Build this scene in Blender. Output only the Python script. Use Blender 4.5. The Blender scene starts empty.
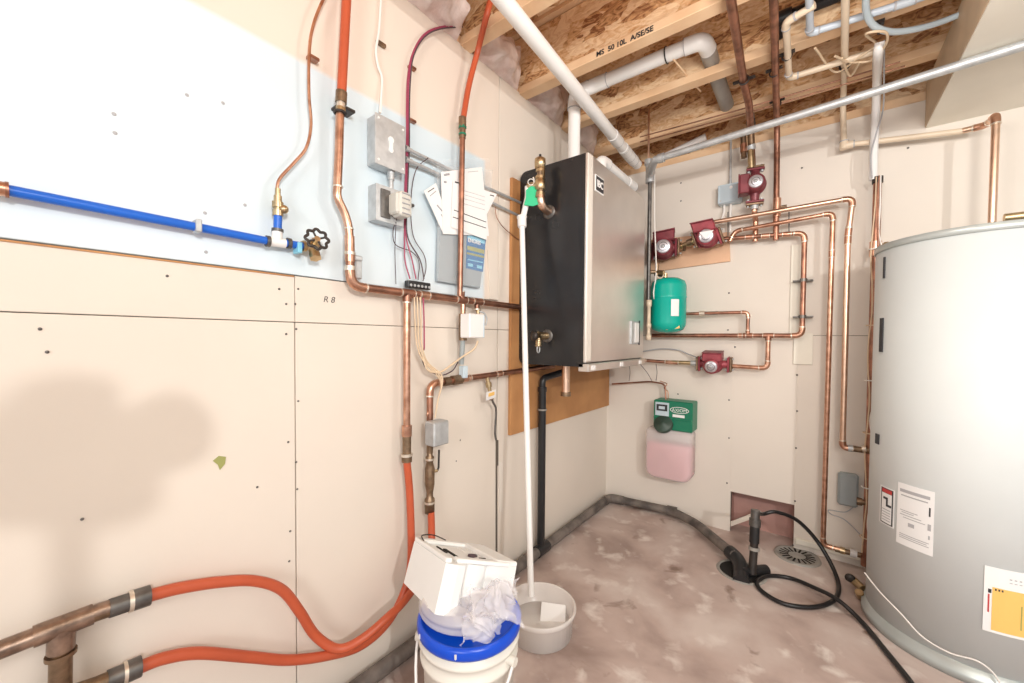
import bpy, math, random
from mathutils import Vector as V, Matrix, noise
random.seed(7)
S = bpy.context.scene
COL = S.collection
PI = math.pi
# ------------------------------------------------------------------ camera
F = 395.0; YAW = 37.7; PITCH = 1.4; ROLL = .45; SH = 7.0
CAM = V((1.213, -2.715, 1.17))
_a = math.radians(YAW); _p = math.radians(PITCH); _t = math.radians(ROLL)
FW = V((-math.sin(_a)*math.cos(_p), math.cos(_a)*math.cos(_p), -math.sin(_p)))
_r = V((math.cos(_a), math.sin(_a), 0)); _u = _r.cross(FW)
RT = _r*math.cos(_t)+_u*math.sin(_t); UP = _u*math.cos(_t)-_r*math.sin(_t)
cd = bpy.data.cameras.new('camera'); cam = bpy.data.objects.new('camera', cd); COL.objects.link(cam)
cam.matrix_world = Matrix(((RT.x, UP.x, -FW.x, CAM.x), (RT.y, UP.y, -FW.y, CAM.y), (RT.z, UP.z, -FW.z, CAM.z), (0, 0, 0, 1)))
cd.sensor_width = 36; cd.sensor_fit = 'HORIZONTAL'; cd.lens = F/1024*36; cd.shift_y = SH/1024; cd.clip_start = .02
S.camera = cam
# ------------------------------------------------------------------ light
S.view_settings.view_transform = 'Standard'; S.view_settings.look = 'None'
S.view_settings.exposure = 0.16; S.view_settings.gamma = 1; S.view_settings.use_curve_mapping = False
wd = bpy.data.worlds.new('world'); S.world = wd; wd.use_nodes = True
bg = wd.node_tree.nodes['Background']; bg.inputs[0].default_value = (1, .97, .95, 1); bg.inputs[1].default_value = .58
def area(name, loc, target, size, power, color=(1, 1, 1)):
    l = bpy.data.lights.new(name, 'AREA'); l.shape = 'DISK'; l.size = size; l.energy = power; l.color = color
    o = bpy.data.objects.new(name, l); COL.objects.link(o); o.location = loc
    o.rotation_euler = (V(target)-V(loc)).to_track_quat('-Z', 'Y').to_euler(); return o
area('key_light', (3.0, -3.2, 1.90), (.3, -1.0, .9), .06, 31, (1, .98, .95))
area('fill_light', (1.7, -4.7, 1.6), (1.2, 0, 1.3), .9, 27, (1, .98, .97))
area('ceiling_fill', (1.9, -2.95, 1.80), (1.35, -.5, 2.6), .35, 19, (1, .94, .86))
bl = bpy.data.lights.new('room_fill', 'POINT'); bl.energy = 11; bl.shadow_soft_size = .12; bl.color = (1, .95, .90)  # unseen point light added to even out back wall, tank and ceiling
bo_ = bpy.data.objects.new('room_fill', bl); COL.objects.link(bo_); bo_.location = (1.25, -1.45, 1.98)
# ------------------------------------------------------------------ pixel <-> place helpers (planes of the room)
def ray(px, py): return FW + RT*((px-512)/F) - UP*((py-341.5-SH)/F)
def L(px, py, o=0.0): d = ray(px, py); return CAM + d*((o-CAM.x)/d.x)      # plane x = o (left wall)
def B(px, py, o=0.0): d = ray(px, py); return CAM + d*((-o-CAM.y)/d.y)     # plane y = -o (back wall)
def Z(px, py, z=0.0): d = ray(px, py); return CAM + d*((z-CAM.z)/d.z)      # horizontal plane
def K(px, py, d): return CAM + ray(px, py)*d                               # by depth
def rad(p, w): return w*.5*((V(p)-CAM).dot(FW))/F
# ------------------------------------------------------------------ materials
def mat(name, col, rough=.5, metal=0, var=.0, vscale=8, col2=None, bump=0, bscale=60, **kw):
    m = bpy.data.materials.new(name); m.use_nodes = True; nt = m.node_tree; n = nt.nodes; l = nt.links
    b = n['Principled BSDF']; b.inputs['Roughness'].default_value = rough; b.inputs['Metallic'].default_value = metal
    for k, v in kw.items(): b.inputs[k.replace('_', ' ')].default_value = v
    tc = n.new('ShaderNodeTexCoord'); nz = n.new('ShaderNodeTexNoise'); nz.inputs['Scale'].default_value = vscale; nz.inputs['Detail'].default_value = 6
    l.new(tc.outputs['Object'], nz.inputs['Vector'])
    rp = n.new('ShaderNodeValToRGB'); rp.color_ramp.elements[0].position = .35; rp.color_ramp.elements[1].position = .65
    c2 = col2 if col2 else tuple(c*(1-var) for c in col)
    rp.color_ramp.elements[0].color = (*c2, 1); rp.color_ramp.elements[1].color = (*col, 1)
    l.new(nz.outputs['Fac'], rp.inputs['Fac']); l.new(rp.outputs['Color'], b.inputs['Base Color'])
    if bump:
        n2 = n.new('ShaderNodeTexNoise'); n2.inputs['Scale'].default_value = bscale; n2.inputs['Detail'].default_value = 4; l.new(tc.outputs['Object'], n2.inputs['Vector'])
        bp = n.new('ShaderNodeBump'); bp.inputs['Strength'].default_value = bump; bp.inputs['Distance'].default_value = .01
        l.new(n2.outputs['Fac'], bp.inputs['Height']); l.new(bp.outputs['Normal'], b.inputs['Normal'])
    return m
M = {}
M['cream'] = mat('cream_board', (.785, .71, .625), .8, 0, .05, 2.0, bump=.02)
M['backwall'] = mat('back_board', (.79, .725, .65), .8, 0, .06, 1.6, bump=.02)
M['seam'] = mat('seam_gap', (.12, .10, .08), .9)
M['copper'] = mat('copper', (.76, .45, .32), .33, 1, .0, 25, (.46, .24, .16))
M['copperd'] = mat('dull_copper', (.50, .25, .17), .42, 1, 0, 22, (.27, .14, .10))
M['copperp'] = mat('pale_copper', (.86, .60, .45), .35, 1, .15, 25)
M['tarnish'] = mat('tarnished_copper', (.42, .30, .23), .38, .85, 0, 30, (.17, .12, .095))
M['solder'] = mat('solder', (.80, .72, .62), .4, .8, .1)
M['brass'] = mat('brass', (.62, .47, .28), .35, 1, .3, 40)
M['oldbrass'] = mat('tarnished_brass', (.33, .23, .15), .45, .9, .4, 40)
M['steel'] = mat('galvanised_steel', (.60, .62, .63), .48, .55, .2, 30)
M['cbevel'] = mat('pale_bevel_metal', (.82, .77, .70), .45, .2, .03)
M['dsteel'] = mat('dark_steel', (.20, .19, .18), .45, .8, .4, 30)
M['iron'] = mat('black_iron', (.055, .045, .04), .45, .4, .4, 20)
M['abs'] = mat('black_abs', (.02, .02, .022), .35, 0, .3)
M['absdust'] = mat('dusty_abs', (.20, .17, .15), .55, 0, 0, 12, (.07, .06, .055))
M['hose'] = mat('black_rubber', (.012, .011, .012), .35, 0, .2)
M['orange'] = mat('orange_pex', (.54, .10, .04), .42, 0, .12, 10)
M['bluepex'] = mat('blue_pex', (.01, .13, .62), .3, 0, .05)
M['white'] = mat('white_plastic', (.86, .85, .84), .35, 0, .03)
M['pvc'] = mat('white_pvc', (.88, .87, .85), .3, 0, .03)
M['greypvc'] = mat('grey_pvc', (.36, .34, .31), .45, 0, .2, 15)
M['cpvc'] = mat('cream_cpvc', (.80, .66, .50), .4, 0, .1)
M['bluegrey'] = mat('blue_grey_pipe', (.55, .62, .70), .35, 0, .1)
M['wood'] = mat('flange_lumber', (.86, .62, .40), .7, 0, 0, 5, (.74, .48, .28), bump=.1)
M['ply'] = mat('plywood', (.56, .28, .11), .65, 0, 0, 4, (.43, .20, .075), bump=.05)
M['ply2'] = mat('pump_board', (.80, .50, .32), .65, 0, .15, 6)
M['boilerside'] = mat('black_enamel', (.018, .018, .02), .22, 0, .2)
M['stainless'] = mat('stainless', (.80, .76, .72), .34, .85, .14, 3)
M['teal'] = mat('teal_paint', (.0, .42, .33), .25, 0, .05)
M['green'] = mat('green_plastic', (.01, .20, .11), .4, 0, .1)
M['dgreen'] = mat('dark_green_plastic', (.05, .085, .065), .5, 0, .2)
M['tag'] = mat('green_tag', (.02, .50, .23), .5)
M['red'] = mat('red_cast_iron', (.37, .065, .085), .42, .2, .35, 20)
M['dred'] = mat('dark_red_iron', (.25, .05, .065), .4, .2, .35, 20)
M['greyplate'] = mat('nameplate', (.60, .58, .62), .35, .6, .2, 60)
M['heater'] = mat('grey_enamel', (.67, .705, .705), .5, 0, .02, Specular_IOR_Level=.3)
M['rim'] = mat('grey_rim', (.50, .54, .53), .35, .3, .1)
M['bluelid'] = mat('blue_lid', (.0, .07, .62), .3, 0, .05)
M['bucket'] = mat('bucket_plastic', (.80, .77, .70), .4, 0, .03)
M['foam'] = mat('white_foam', (.86, .87, .86), .6, 0, .02)
M['paper'] = mat('paper', (.86, .86, .86), .7)
M['ink'] = mat('ink', (.03, .03, .035), .6)
M['greyink'] = mat('grey_ink', (.42, .42, .44), .6)
M['redink'] = mat('red_ink', (.55, .05, .05), .6)
M['yellow'] = mat('yellow_label', (.90, .56, .16), .6)
M['labelblue'] = mat('blue_label', (.02, .17, .42), .5)
M['labellight'] = mat('light_blue_print', (.25, .62, .80), .5)
M['olive'] = mat('olive_print', (.35, .36, .12), .5)
M['greybox'] = mat('grey_plastic', (.33, .37, .38), .5, 0, .1)
M['holder'] = mat('grey_holder', (.36, .41, .44), .4, 0, .05)
M['bluebox'] = mat('pale_blue_box', (.55, .66, .73), .45, 0, .05)
M['pinkwire'] = mat('magenta_wire', (.36, .05, .11), .45)
M['darkwire'] = mat('dark_wire', (.08, .05, .06), .5)
M['beigewire'] = mat('beige_wire', (.75, .58, .40), .5, 0, .1)
M['whitewire'] = mat('white_wire', (.85, .82, .78), .5)
M['pinkinsul'] = mat('pink_insulation', (.55, .25, .22), .85, 0, 0, 12, (.38, .15, .13), bump=.3)
M['pinkfoam'] = mat('pinkish_board', (.52, .30, .26), .7, 0, .2, 6)
M['darkhole'] = mat('dark_hole', (.015, .013, .012), .9)
M['sheet'] = mat('vapour_barrier', (.78, .68, .64), .25, 0, 0, 10, (.58, .42, .37), bump=.5, bscale=25)
M['soffit'] = mat('soffit_board', (.84, .80, .70), .6, 0, .03)
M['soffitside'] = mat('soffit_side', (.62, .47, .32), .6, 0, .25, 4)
M['cpvcgrey'] = mat('ivory_plastic', (.66, .64, .58), .5, 0, .1)
M['strap'] = mat('grey_strap', (.16, .15, .14), .5)
def clear(name, col, mixf=.45, rough=.15):
    m = bpy.data.materials.new(name); m.use_nodes = True; nt = m.node_tree; n = nt.nodes; l = nt.links
    b = n['Principled BSDF']; b.inputs['Base Color'].default_value = (*col, 1); b.inputs['Roughness'].default_value = rough
    t = n.new('ShaderNodeBsdfTransparent'); x = n.new('ShaderNodeMixShader'); x.inputs[0].default_value = mixf
    l.new(t.outputs[0], x.inputs[1]); l.new(b.outputs[0], x.inputs[2]); l.new(x.outputs[0], n['Material Output'].inputs[0]); return m
M['bag'] = clear('clear_bag', (.92, .91, .95), .34, .06)
M['film'] = clear('clear_film', (.85, .88, .9), .10, .08)
M['frosted'] = clear('frosted_plastic', (.92, .88, .85), .50, .2)
M['jug'] = clear('frosted_jug', (.93, .88, .87), .50, .2)
M['pinkliquid'] = mat('pink_glycol', (.80, .26, .34), .3, 0, .05)
# blue paint on upper sheet with cream left above
def paint_mat():
    m = bpy.data.materials.new('pale_blue_paint'); m.use_nodes = True; nt = m.node_tree; n = nt.nodes; l = nt.links; b = n['Principled BSDF']
    b.inputs['Roughness'].default_value = .6
    g = n.new('ShaderNodeNewGeometry'); sp = n.new('ShaderNodeSeparateXYZ'); l.new(g.outputs['Position'], sp.inputs[0])
    nz = n.new('ShaderNodeTexNoise'); nz.inputs['Scale'].default_value = 2.5; l.new(g.outputs['Position'], nz.inputs['Vector'])
    ad = n.new('ShaderNodeMath'); ad.operation = 'MULTIPLY_ADD'; ad.inputs[1].default_value = .03; l.new(nz.outputs['Fac'], ad.inputs[0]); l.new(sp.outputs['Z'], ad.inputs[2])
    mr = n.new('ShaderNodeMapRange'); mr.inputs['From Min'].default_value = 1.985; mr.inputs['From Max'].default_value = 2.0; l.new(ad.outputs[0], mr.inputs['Value'])
    my = n.new('ShaderNodeMapRange'); my.inputs['From Min'].default_value = -1.37; my.inputs['From Max'].default_value = -1.35; l.new(sp.outputs['Y'], my.inputs['Value'])
    mx = n.new('ShaderNodeMath'); mx.operation = 'MAXIMUM'; l.new(mr.outputs[0], mx.inputs[0]); l.new(my.outputs[0], mx.inputs[1])
    n3 = n.new('ShaderNodeTexNoise'); n3.inputs['Scale'].default_value = 1.3; n3.inputs['Detail'].default_value = 3; l.new(g.outputs['Position'], n3.inputs['Vector'])
    r = n.new('ShaderNodeValToRGB'); r.color_ramp.elements[0].color = (.61, .73, .80, 1); r.color_ramp.elements[1].color = (.72, .81, .86, 1)
    r.color_ramp.elements[0].position = .35; r.color_ramp.elements[1].position = .6; l.new(n3.outputs['Fac'], r.inputs[0])
    mc = n.new('ShaderNodeMix'); mc.data_type = 'RGBA'; l.new(mx.outputs[0], mc.inputs[0]); l.new(r.outputs[0], mc.inputs[6]); mc.inputs[7].default_value = (.78, .69, .60, 1)
    l.new(mc.outputs[2], b.inputs['Base Color']); return m
M['bluepaint'] = paint_mat()
def osb_mat(name, dark, mid, light, sc=(3, 3, 3)):
    m = bpy.data.materials.new(name); m.use_nodes = True; nt = m.node_tree; n = nt.nodes; l = nt.links; b = n['Principled BSDF']; b.inputs['Roughness'].default_value = .75
    g = n.new('ShaderNodeNewGeometry'); mp = n.new('ShaderNodeMapping'); mp.inputs['Scale'].default_value = sc; l.new(g.outputs['Position'], mp.inputs['Vector'])
    nz = n.new('ShaderNodeTexNoise'); nz.inputs['Scale'].default_value = 5; nz.inputs['Detail'].default_value = 3; l.new(mp.outputs[0], nz.inputs['Vector'])
    mx = n.new('ShaderNodeMix'); mx.data_type = 'VECTOR'; mx.inputs[0].default_value = .12; l.new(mp.outputs[0], mx.inputs[4]); l.new(nz.outputs['Color'], mx.inputs[5])
    vo = n.new('ShaderNodeTexVoronoi'); vo.inputs['Scale'].default_value = 9; l.new(mx.outputs[1], vo.inputs['Vector'])
    n2 = n.new('ShaderNodeTexNoise'); n2.inputs['Scale'].default_value = 14; n2.inputs['Detail'].default_value = 8; n2.inputs['Distortion'].default_value = 2.2; l.new(mp.outputs[0], n2.inputs['Vector'])
    sc_ = n.new('ShaderNodeSeparateColor'); l.new(vo.outputs['Color'], sc_.inputs[0])
    ad = n.new('ShaderNodeMath'); ad.operation = 'MULTIPLY_ADD'; ad.inputs[1].default_value = .45; l.new(sc_.outputs[0], ad.inputs[0]); l.new(n2.outputs['Fac'], ad.inputs[2])
    r = n.new('ShaderNodeValToRGB'); e = r.color_ramp.elements; e[0].position = .42; e[0].color = (*dark, 1); e[1].position = .95; e[1].color = (*light, 1)
    k = e.new(.62); k.color = (*mid, 1); l.new(ad.outputs[0], r.inputs[0]); l.new(r.outputs[0], b.inputs['Base Color'])
    bp = n.new('ShaderNodeBump'); bp.inputs['Strength'].default_value = .4; bp.inputs['Distance'].default_value = .01; l.new(ad.outputs[0], bp.inputs['Height']); l.new(bp.outputs[0], b.inputs['Normal']); return m
M['osb'] = osb_mat('osb_web', (.26, .10, .04), (.66, .37, .17), (.92, .68, .44), (1.2, 1, 2.4))
def floor_mat():
    m = bpy.data.materials.new('stained_concrete'); m.use_nodes = True; nt = m.node_tree; n = nt.nodes; l = nt.links; b = n['Principled BSDF']; b.inputs['Roughness'].default_value = .5
    g = n.new('ShaderNodeNewGeometry')
    def nz(s, d, dist=0):
        x = n.new('ShaderNodeTexNoise'); x.inputs['Scale'].default_value = s; x.inputs['Detail'].default_value = d; x.inputs['Distortion'].default_value = dist; l.new(g.outputs['Position'], x.inputs['Vector']); return x
    a = nz(2.6, 5, .3); r = n.new('ShaderNodeValToRGB'); e = r.color_ramp.elements
    e[0].position = .34; e[0].color = (.30, .22, .19, 1); e[1].position = .66; e[1].color = (.62, .53, .485, 1); k = e.new(.5); k.color = (.50, .39, .35, 1); l.new(a.outputs['Fac'], r.inputs[0])
    c = nz(9, 9, .3); r2 = n.new('ShaderNodeValToRGB'); r2.color_ramp.elements[0].position = .56; r2.color_ramp.elements[1].position = .72; l.new(c.outputs['Fac'], r2.inputs[0])
    mx = n.new('ShaderNodeMix'); mx.data_type = 'RGBA'; l.new(r2.outputs[0], mx.inputs[0]); l.new(r.outputs[0], mx.inputs[6]); mx.inputs[7].default_value = (.72, .65, .60, 1)
    d = nz(6, 7, .4); r3 = n.new('ShaderNodeValToRGB'); r3.color_ramp.elements[0].position = .64; r3.color_ramp.elements[1].position = .72; l.new(d.outputs['Fac'], r3.inputs[0])
    m2 = n.new('ShaderNodeMix'); m2.data_type = 'RGBA'; l.new(r3.outputs[0], m2.inputs[0]); l.new(mx.outputs[2], m2.inputs[6]); m2.inputs[7].default_value = (.24, .165, .13, 1)
    l.new(m2.outputs[2], b.inputs['Base Color'])
    bp = n.new('ShaderNodeBump'); bp.inputs['Strength'].default_value = .15; bp.inputs['Distance'].default_value = .01; l.new(c.outputs['Fac'], bp.inputs['Height']); l.new(bp.outputs[0], b.inputs['Normal']); return m
M['floor'] = floor_mat()
# ------------------------------------------------------------------ mesh builder
def frame(d):
    d = V(d).normalized(); a = V((0, 0, 1)) if abs(d.z) < .9 else V((1, 0, 0)); x = a.cross(d).normalized(); return x, d.cross(x).normalized()
class MB:
    def __init__(s): s.v = []; s.f = []; s.m = []; s.sm = []; s.mats = []
    def mi(s, m):
        if m not in s.mats: s.mats.append(m)
        return s.mats.index(m)
    def add(s, vs, fs, m, smooth=False):
        k = len(s.v); s.v += [V(a) for a in vs]; i = s.mi(m)
        for f in fs: s.f.append([k+q for q in f]); s.m.append(i); s.sm.append(smooth)
    def box(s, c, sz, m, R=None, ch=0):
        c = V(c); h = V(sz)*.5
        ch = min(ch, min(h)*.45)
        if ch <= 0:
            vs = [V((x*h.x, y*h.y, z*h.z)) for x in (-1, 1) for y in (-1, 1) for z in (-1, 1)]
            fs = [(0, 1, 3, 2), (4, 6, 7, 5), (0, 4, 5, 1), (2, 3, 7, 6), (0, 2, 6, 4), (1, 5, 7, 3)]
        else:
            vs = []; idx = {}
            for x in (-1, 1):
                for y in (-1, 1):
                    for z in (-1, 1):
                        for ax in range(3):
                            p = [x*h.x, y*h.y, z*h.z]
                            for q in range(3):
                                if q != ax: p[q] -= (x, y, z)[q]*ch
                            idx[(x, y, z, ax)] = len(vs); vs.append(V(p))
            fs = []
            for ax in range(3):
                o = [q for q in range(3) if q != ax]
                for sg in (-1, 1):
                    fc = []
                    for a, b_ in ((-1, -1), (1, -1), (1, 1), (-1, 1)):
                        k = [0, 0, 0]; k[ax] = sg; k[o[0]] = a; k[o[1]] = b_; fc.append(idx[(*k, ax)])
                    fs.append(fc)
                for a in (-1, 1):
                    for b_ in (-1, 1):
                        k1 = [0, 0, 0]; k1[o[0]] = a; k1[o[1]] = b_; k1[ax] = -1; k2 = list(k1); k2[ax] = 1
                        fs.append([idx[(*k1, o[0])], idx[(*k2, o[0])], idx[(*k2, o[1])], idx[(*k1, o[1])]])
            for x in (-1, 1):
                for y in (-1, 1):
                    for z in (-1, 1): fs.append([idx[(x, y, z, q)] for q in range(3)])
        if R is not None: vs = [R @ a for a in vs]
        s.add([c+a for a in vs], fs, m); return s
    def obox(s, c, ax, m, ch=0):   # ax: three full extent vectors
        R = Matrix([a.normalized() for a in ax]).transposed(); return s.box(c, [a.length for a in ax], m, R, ch)
    def tube(s, pts, r, m, n=12, caps=True):
        pts = [V(p) for p in pts]; N = len(pts); rs = r if isinstance(r, (list, tuple)) else [r]*N
        T = []
        for i in range(N):
            a = pts[max(i-1, 0)]; b = pts[min(i+1, N-1)]
            if 0 < i < N-1: t = (pts[i]-a).normalized()+(b-pts[i]).normalized()
            else: t = b-a
            T.append(t.normalized() if t.length > 1e-9 else (T[-1] if T else V((0, 0, 1))))
        x, y = frame(T[0]); vs = []
        for i in range(N):
            x = (x-T[i]*x.dot(T[i])).normalized(); y = T[i].cross(x)
            for k in range(n):
                a = 2*PI*k/n; vs.append(pts[i]+(x*math.cos(a)+y*math.sin(a))*rs[i])
        fs = [(i*n+k, i*n+(k+1) % n, (i+1)*n+(k+1) % n, (i+1)*n+k) for i in range(N-1) for k in range(n)]
        s.add(vs, fs, m, True)
        if caps:
            s.add(vs[:n], [tuple(range(n-1, -1, -1))], m); s.add(vs[-n:], [tuple(range(n))], m)
        return s
    def cyl(s, a, b, r, m, n=16, r2=None): return s.tube([a, b], [r, r if r2 is None else r2], m, n)
    def lathe(s, base, axis, prof, m, n=32):  # prof: (radius, height)
        base = V(base); ax = V(axis).normalized(); x, y = frame(ax); vs = []
        for (r, h) in prof:
            for k in range(n):
                a = 2*PI*k/n; vs.append(base+ax*h+(x*math.cos(a)+y*math.sin(a))*max(r, 1e-5))
        fs = [(i*n+k, i*n+(k+1) % n, (i+1)*n+(k+1) % n, (i+1)*n+k) for i in range(len(prof)-1) for k in range(n)]
        s.add(vs, fs, m, True); return s
    def ball(s, c, r, m, sc=(1, 1, 1), n=12):
        vs = []; fs = []; c = V(c)
        for i in range(n+1):
            th = PI*i/n
            for k in range(2*n):
                a = PI*k/n; vs.append(c+V((r*sc[0]*math.sin(th)*math.cos(a), r*sc[1]*math.sin(th)*math.sin(a), r*sc[2]*math.cos(th))))
        for i in range(n):
            for k in range(2*n): fs.append((i*2*n+k, (i+1)*2*n+k, (i+1)*2*n+(k+1) % (2*n), i*2*n+(k+1) % (2*n)))
        s.add(vs, fs, m, True); return s
    def prism(s, poly, d, m):      # polygon extruded by vector d
        n = len(poly); a = [V(p) for p in poly]; b = [p+V(d) for p in a]
        s.add(a+b, [tuple(range(n-1, -1, -1)), tuple(range(n, 2*n))]+[(i, (i+1) % n, n+(i+1) % n, n+i) for i in range(n)], m); return s
    def ring(s, c, ax, R, r, m, n=24, k=8, sx=1):
        x, y = frame(ax); c = V(c)
        pts = [c+x*R*math.cos(2*PI*i/n)+y*R*sx*math.sin(2*PI*i/n) for i in range(n+1)]
        return s.tube(pts, r, m, k, False)
    def build(s, name, parent=None, loc=None):
        o0 = V((0, 0, 0)); p = parent
        if parent is None:
            if loc is None:
                mn = [min(v[i] for v in s.v) for i in range(3)]; mx = [max(v[i] for v in s.v) for i in range(3)]
                loc = ((mn[0]+mx[0])/2, (mn[1]+mx[1])/2, mn[2])
            o0 = V(loc)
        else:
            while p.parent: p = p.parent
            o0 = V(p.location)
        me = bpy.data.meshes.new(name); me.from_pydata([v-o0 for v in s.v], [], s.f)
        for q in s.mats: me.materials.append(M[q])
        me.polygons.foreach_set('material_index', s.m); me.polygons.foreach_set('use_smooth', s.sm); me.update()
        import bmesh
        bm = bmesh.new(); bm.from_mesh(me); bmesh.ops.recalc_face_normals(bm, faces=bm.faces); bm.to_mesh(me); bm.free()
        o = bpy.data.objects.new(name, me); COL.objects.link(o)
        if parent: o.parent = parent
        else: o.location = o0
        return o
def tag(o, label=None, cat=None, group=None, kind=None):
    if label: o['label'] = label
    if cat: o['category'] = cat
    if group: o['group'] = group
    if kind: o['kind'] = kind
    return o
def thing(name, label, cat, loc, group=None):
    o = bpy.data.objects.new(name, None); COL.objects.link(o); o.location = V(loc); o.empty_display_size = .05
    return tag(o, label, cat, group)
def fillet(pts, R, n=6):
    pts = [V(p) for p in pts]; out = [pts[0]]; cor = []
    for i in range(1, len(pts)-1):
        a, b, c = pts[i-1], pts[i], pts[i+1]; d1 = (a-b); d2 = (c-b); rr = min(R, d1.length*.45, d2.length*.45)
        p = b+d1.normalized()*rr; q = b+d2.normalized()*rr; seg = []
        for k in range(n+1):
            t = k/n; seg.append(p*(1-t)**2+b*2*t*(1-t)+q*t*t)
        out += seg; cor.append(seg)
    out.append(pts[-1]); return out, cor
def smooth(pts, n=8):
    pts = [V(p) for p in pts]; P = [pts[0]*2-pts[1]]+pts+[pts[-1]*2-pts[-2]]; out = []
    for i in range(1, len(P)-2):
        a, b, c, d = P[i-1:i+3]
        for k in range(n):
            t = k/n; out.append(.5*((2*b)+(c-a)*t+(2*a-5*b+4*c-d)*t*t+(3*b-a-3*c+d)*t**3))
    out.append(pts[-1]); return out
def pipe(name, label, path, w, m='copper', cat='pipe', R=.035, rings=(), elbows=True, fit='copper', ring='solder', group=None, r=None):
    """a run of rigid pipe: elbows become parts, rings are solder joints [(i, t)...] on segment i"""
    path = [V(p) for p in path]; r = r or rad(path[0], w)
    pts, cor = fillet(path, R)
    mid = sum(path, V((0, 0, 0)))/len(path); lo = V((mid.x, mid.y, min(p.z for p in path)))
    t = thing(name, label, cat, lo, group)
    MB().tube(pts, r, m).build('pipe_run', t)
    if elbows:
        for seg in cor:
            e = MB(); d0 = (seg[0]-seg[1]).normalized()*r*.9; d1 = (seg[-1]-seg[-2]).normalized()*r*.9
            e.tube([seg[0]+d0]+seg+[seg[-1]+d1], r*1.17, fit)
            e.cyl(seg[0]+d0*.8, seg[0]+d0*1.3, r*1.24, ring); e.cyl(seg[-1]+d1*.8, seg[-1]+d1*1.3, r*1.24, ring)
            e.build('elbow', t)
    for (i, q) in rings:
        a = path[i]; b = path[i+1]; d = (b-a).normalized(); c = a.lerp(b, q)
        e = MB(); e.cyl(c-d*r*1.5, c+d*r*1.5, r*1.15, fit)
        e.cyl(c-d*r*1.7, c-d*r*1.4, r*1.22, ring); e.cyl(c+d*r*1.4, c+d*r*1.7, r*1.22, ring); e.build('coupling', t)
    t['r'] = r
    return t
def tee(t, c, d, b, r, m='copper', rb=None):
    """tee fitting part: through direction d, branch direction b"""
    c = V(c); d = V(d).normalized(); b = V(b).normalized(); e = MB()
    e.cyl(c-d*r*2.1, c+d*r*2.1, r*1.17, m); e.cyl(c, c+b*r*2.4, (rb or r)*1.17, m)
    for p, q in ((c-d*r*2.2, d), (c+d*r*2.0, d), (c+b*r*2.3, b)): e.cyl(p, p+q*r*.3, r*1.24, 'solder')
    return e.build('tee', t)
def hexnut(mb, a, b, r, m): mb.tube([a, b], r, m, 6)
def threads(mb, a, b, r, m, n=4):
    a = V(a); b = V(b); pts = []; rs = []
    for i in range(n):
        for q, k in ((0, 1), (.45, 1.12), (.55, 1.12), (.95, 1)):
            pts.append(a.lerp(b, (i+q)/n)); rs.append(r*k)
    pts.append(b); rs.append(r); mb.tube(pts, rs, m)
def wire(name, label, pts, w, m, cat='wire', parent=None, group=None, r=None, n=8):
    P = smooth(pts, n); mb = MB().tube(P, r or rad(pts[0], w), m, 8)
    if parent: return mb.build(name, parent)
    return tag(mb.build(name), label, cat, group)
def slab(mb, pxs, fn, off, th, m, nrm):
    poly = [fn(x, y, off) for x, y in pxs]; return mb.prism(poly, V(nrm)*(-th), m)
def text(s_, size, org, xd, yd, m, name, parent, ext=.0006, bold=0.0, shear=0):
    c = bpy.data.curves.new('lettering', 'FONT'); c.body = s_; c.size = size; c.extrude = ext; c.offset = bold*size; c.shear = shear
    tmp = bpy.data.objects.new('lettering_source', c); COL.objects.link(tmp)
    dg = bpy.context.evaluated_depsgraph_get(); dg.update(); me = bpy.data.meshes.new_from_object(tmp.evaluated_get(dg))
    COL.objects.unlink(tmp); bpy.data.objects.remove(tmp)
    xd = V(xd).normalized(); yd = V(yd); yd = (yd-xd*yd.dot(xd)).normalized(); zd = xd.cross(yd); mb = MB()
    mb.add([V(org)+xd*v.co.x+yd*v.co.y+zd*v.co.z for v in me.vertices], [tuple(p.vertices) for p in me.polygons], m)
    bpy.data.meshes.remove(me); return mb.build(name, parent)
X1 = V((1, 0, 0)); Y1 = V((0, 1, 0)); Z1 = V((0, 0, 1))
# ------------------------------------------------------------------ room shell
fl = MB()
fl.box((1.5, -1.93, -.05), (3.6, 4.14, .1), 'floor')
pass
o = fl.build('floor'); tag(o, 'stained pinkish grey concrete floor', 'floor', kind='structure')
# left wall: backing and sheets
wl = thing('wall_left', 'cream and pale blue boarded left wall', 'wall', (0, -1.5, 0)); wl['kind'] = 'structure'
MB().box((-.035, -1.93, 1.205), (.03, 4.2, 2.41), 'seam').build('backing', wl)
def sheetx(y0, y1, z0, z1, m, t=0.0):
    return MB().box((-.01+t/2, (y0+y1)/2, (z0+z1)/2), (.02+t, y1-y0, z1-z0), m, ch=.0015).build('wall_sheet', wl)
YS = -2.187
sheetx(-4.0, YS-.0015, 0, 1.2125, 'cream'); sheetx(YS+.0015, -1.262, 0, 1.2125, 'cream'); sheetx(-1.254, 0, 0, 1.2125, 'cream')
sheetx(-4.0, YS-.001, 1.2145, 1.349, 'cream', .001); sheetx(YS+.001, -1.262, 1.2145, 1.349, 'cream', .001); sheetx(-1.256, 0, 1.2145, 2.41, 'cream')
sheetx(-4.0, -1.260, 1.3525, 2.41, 'bluepaint', .0)
# thin dark edge strips below blue sheet
MB().box((.002, -2.55, 1.347), (.004, .72, .004), 'ply').build('wall_edge', wl)
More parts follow.
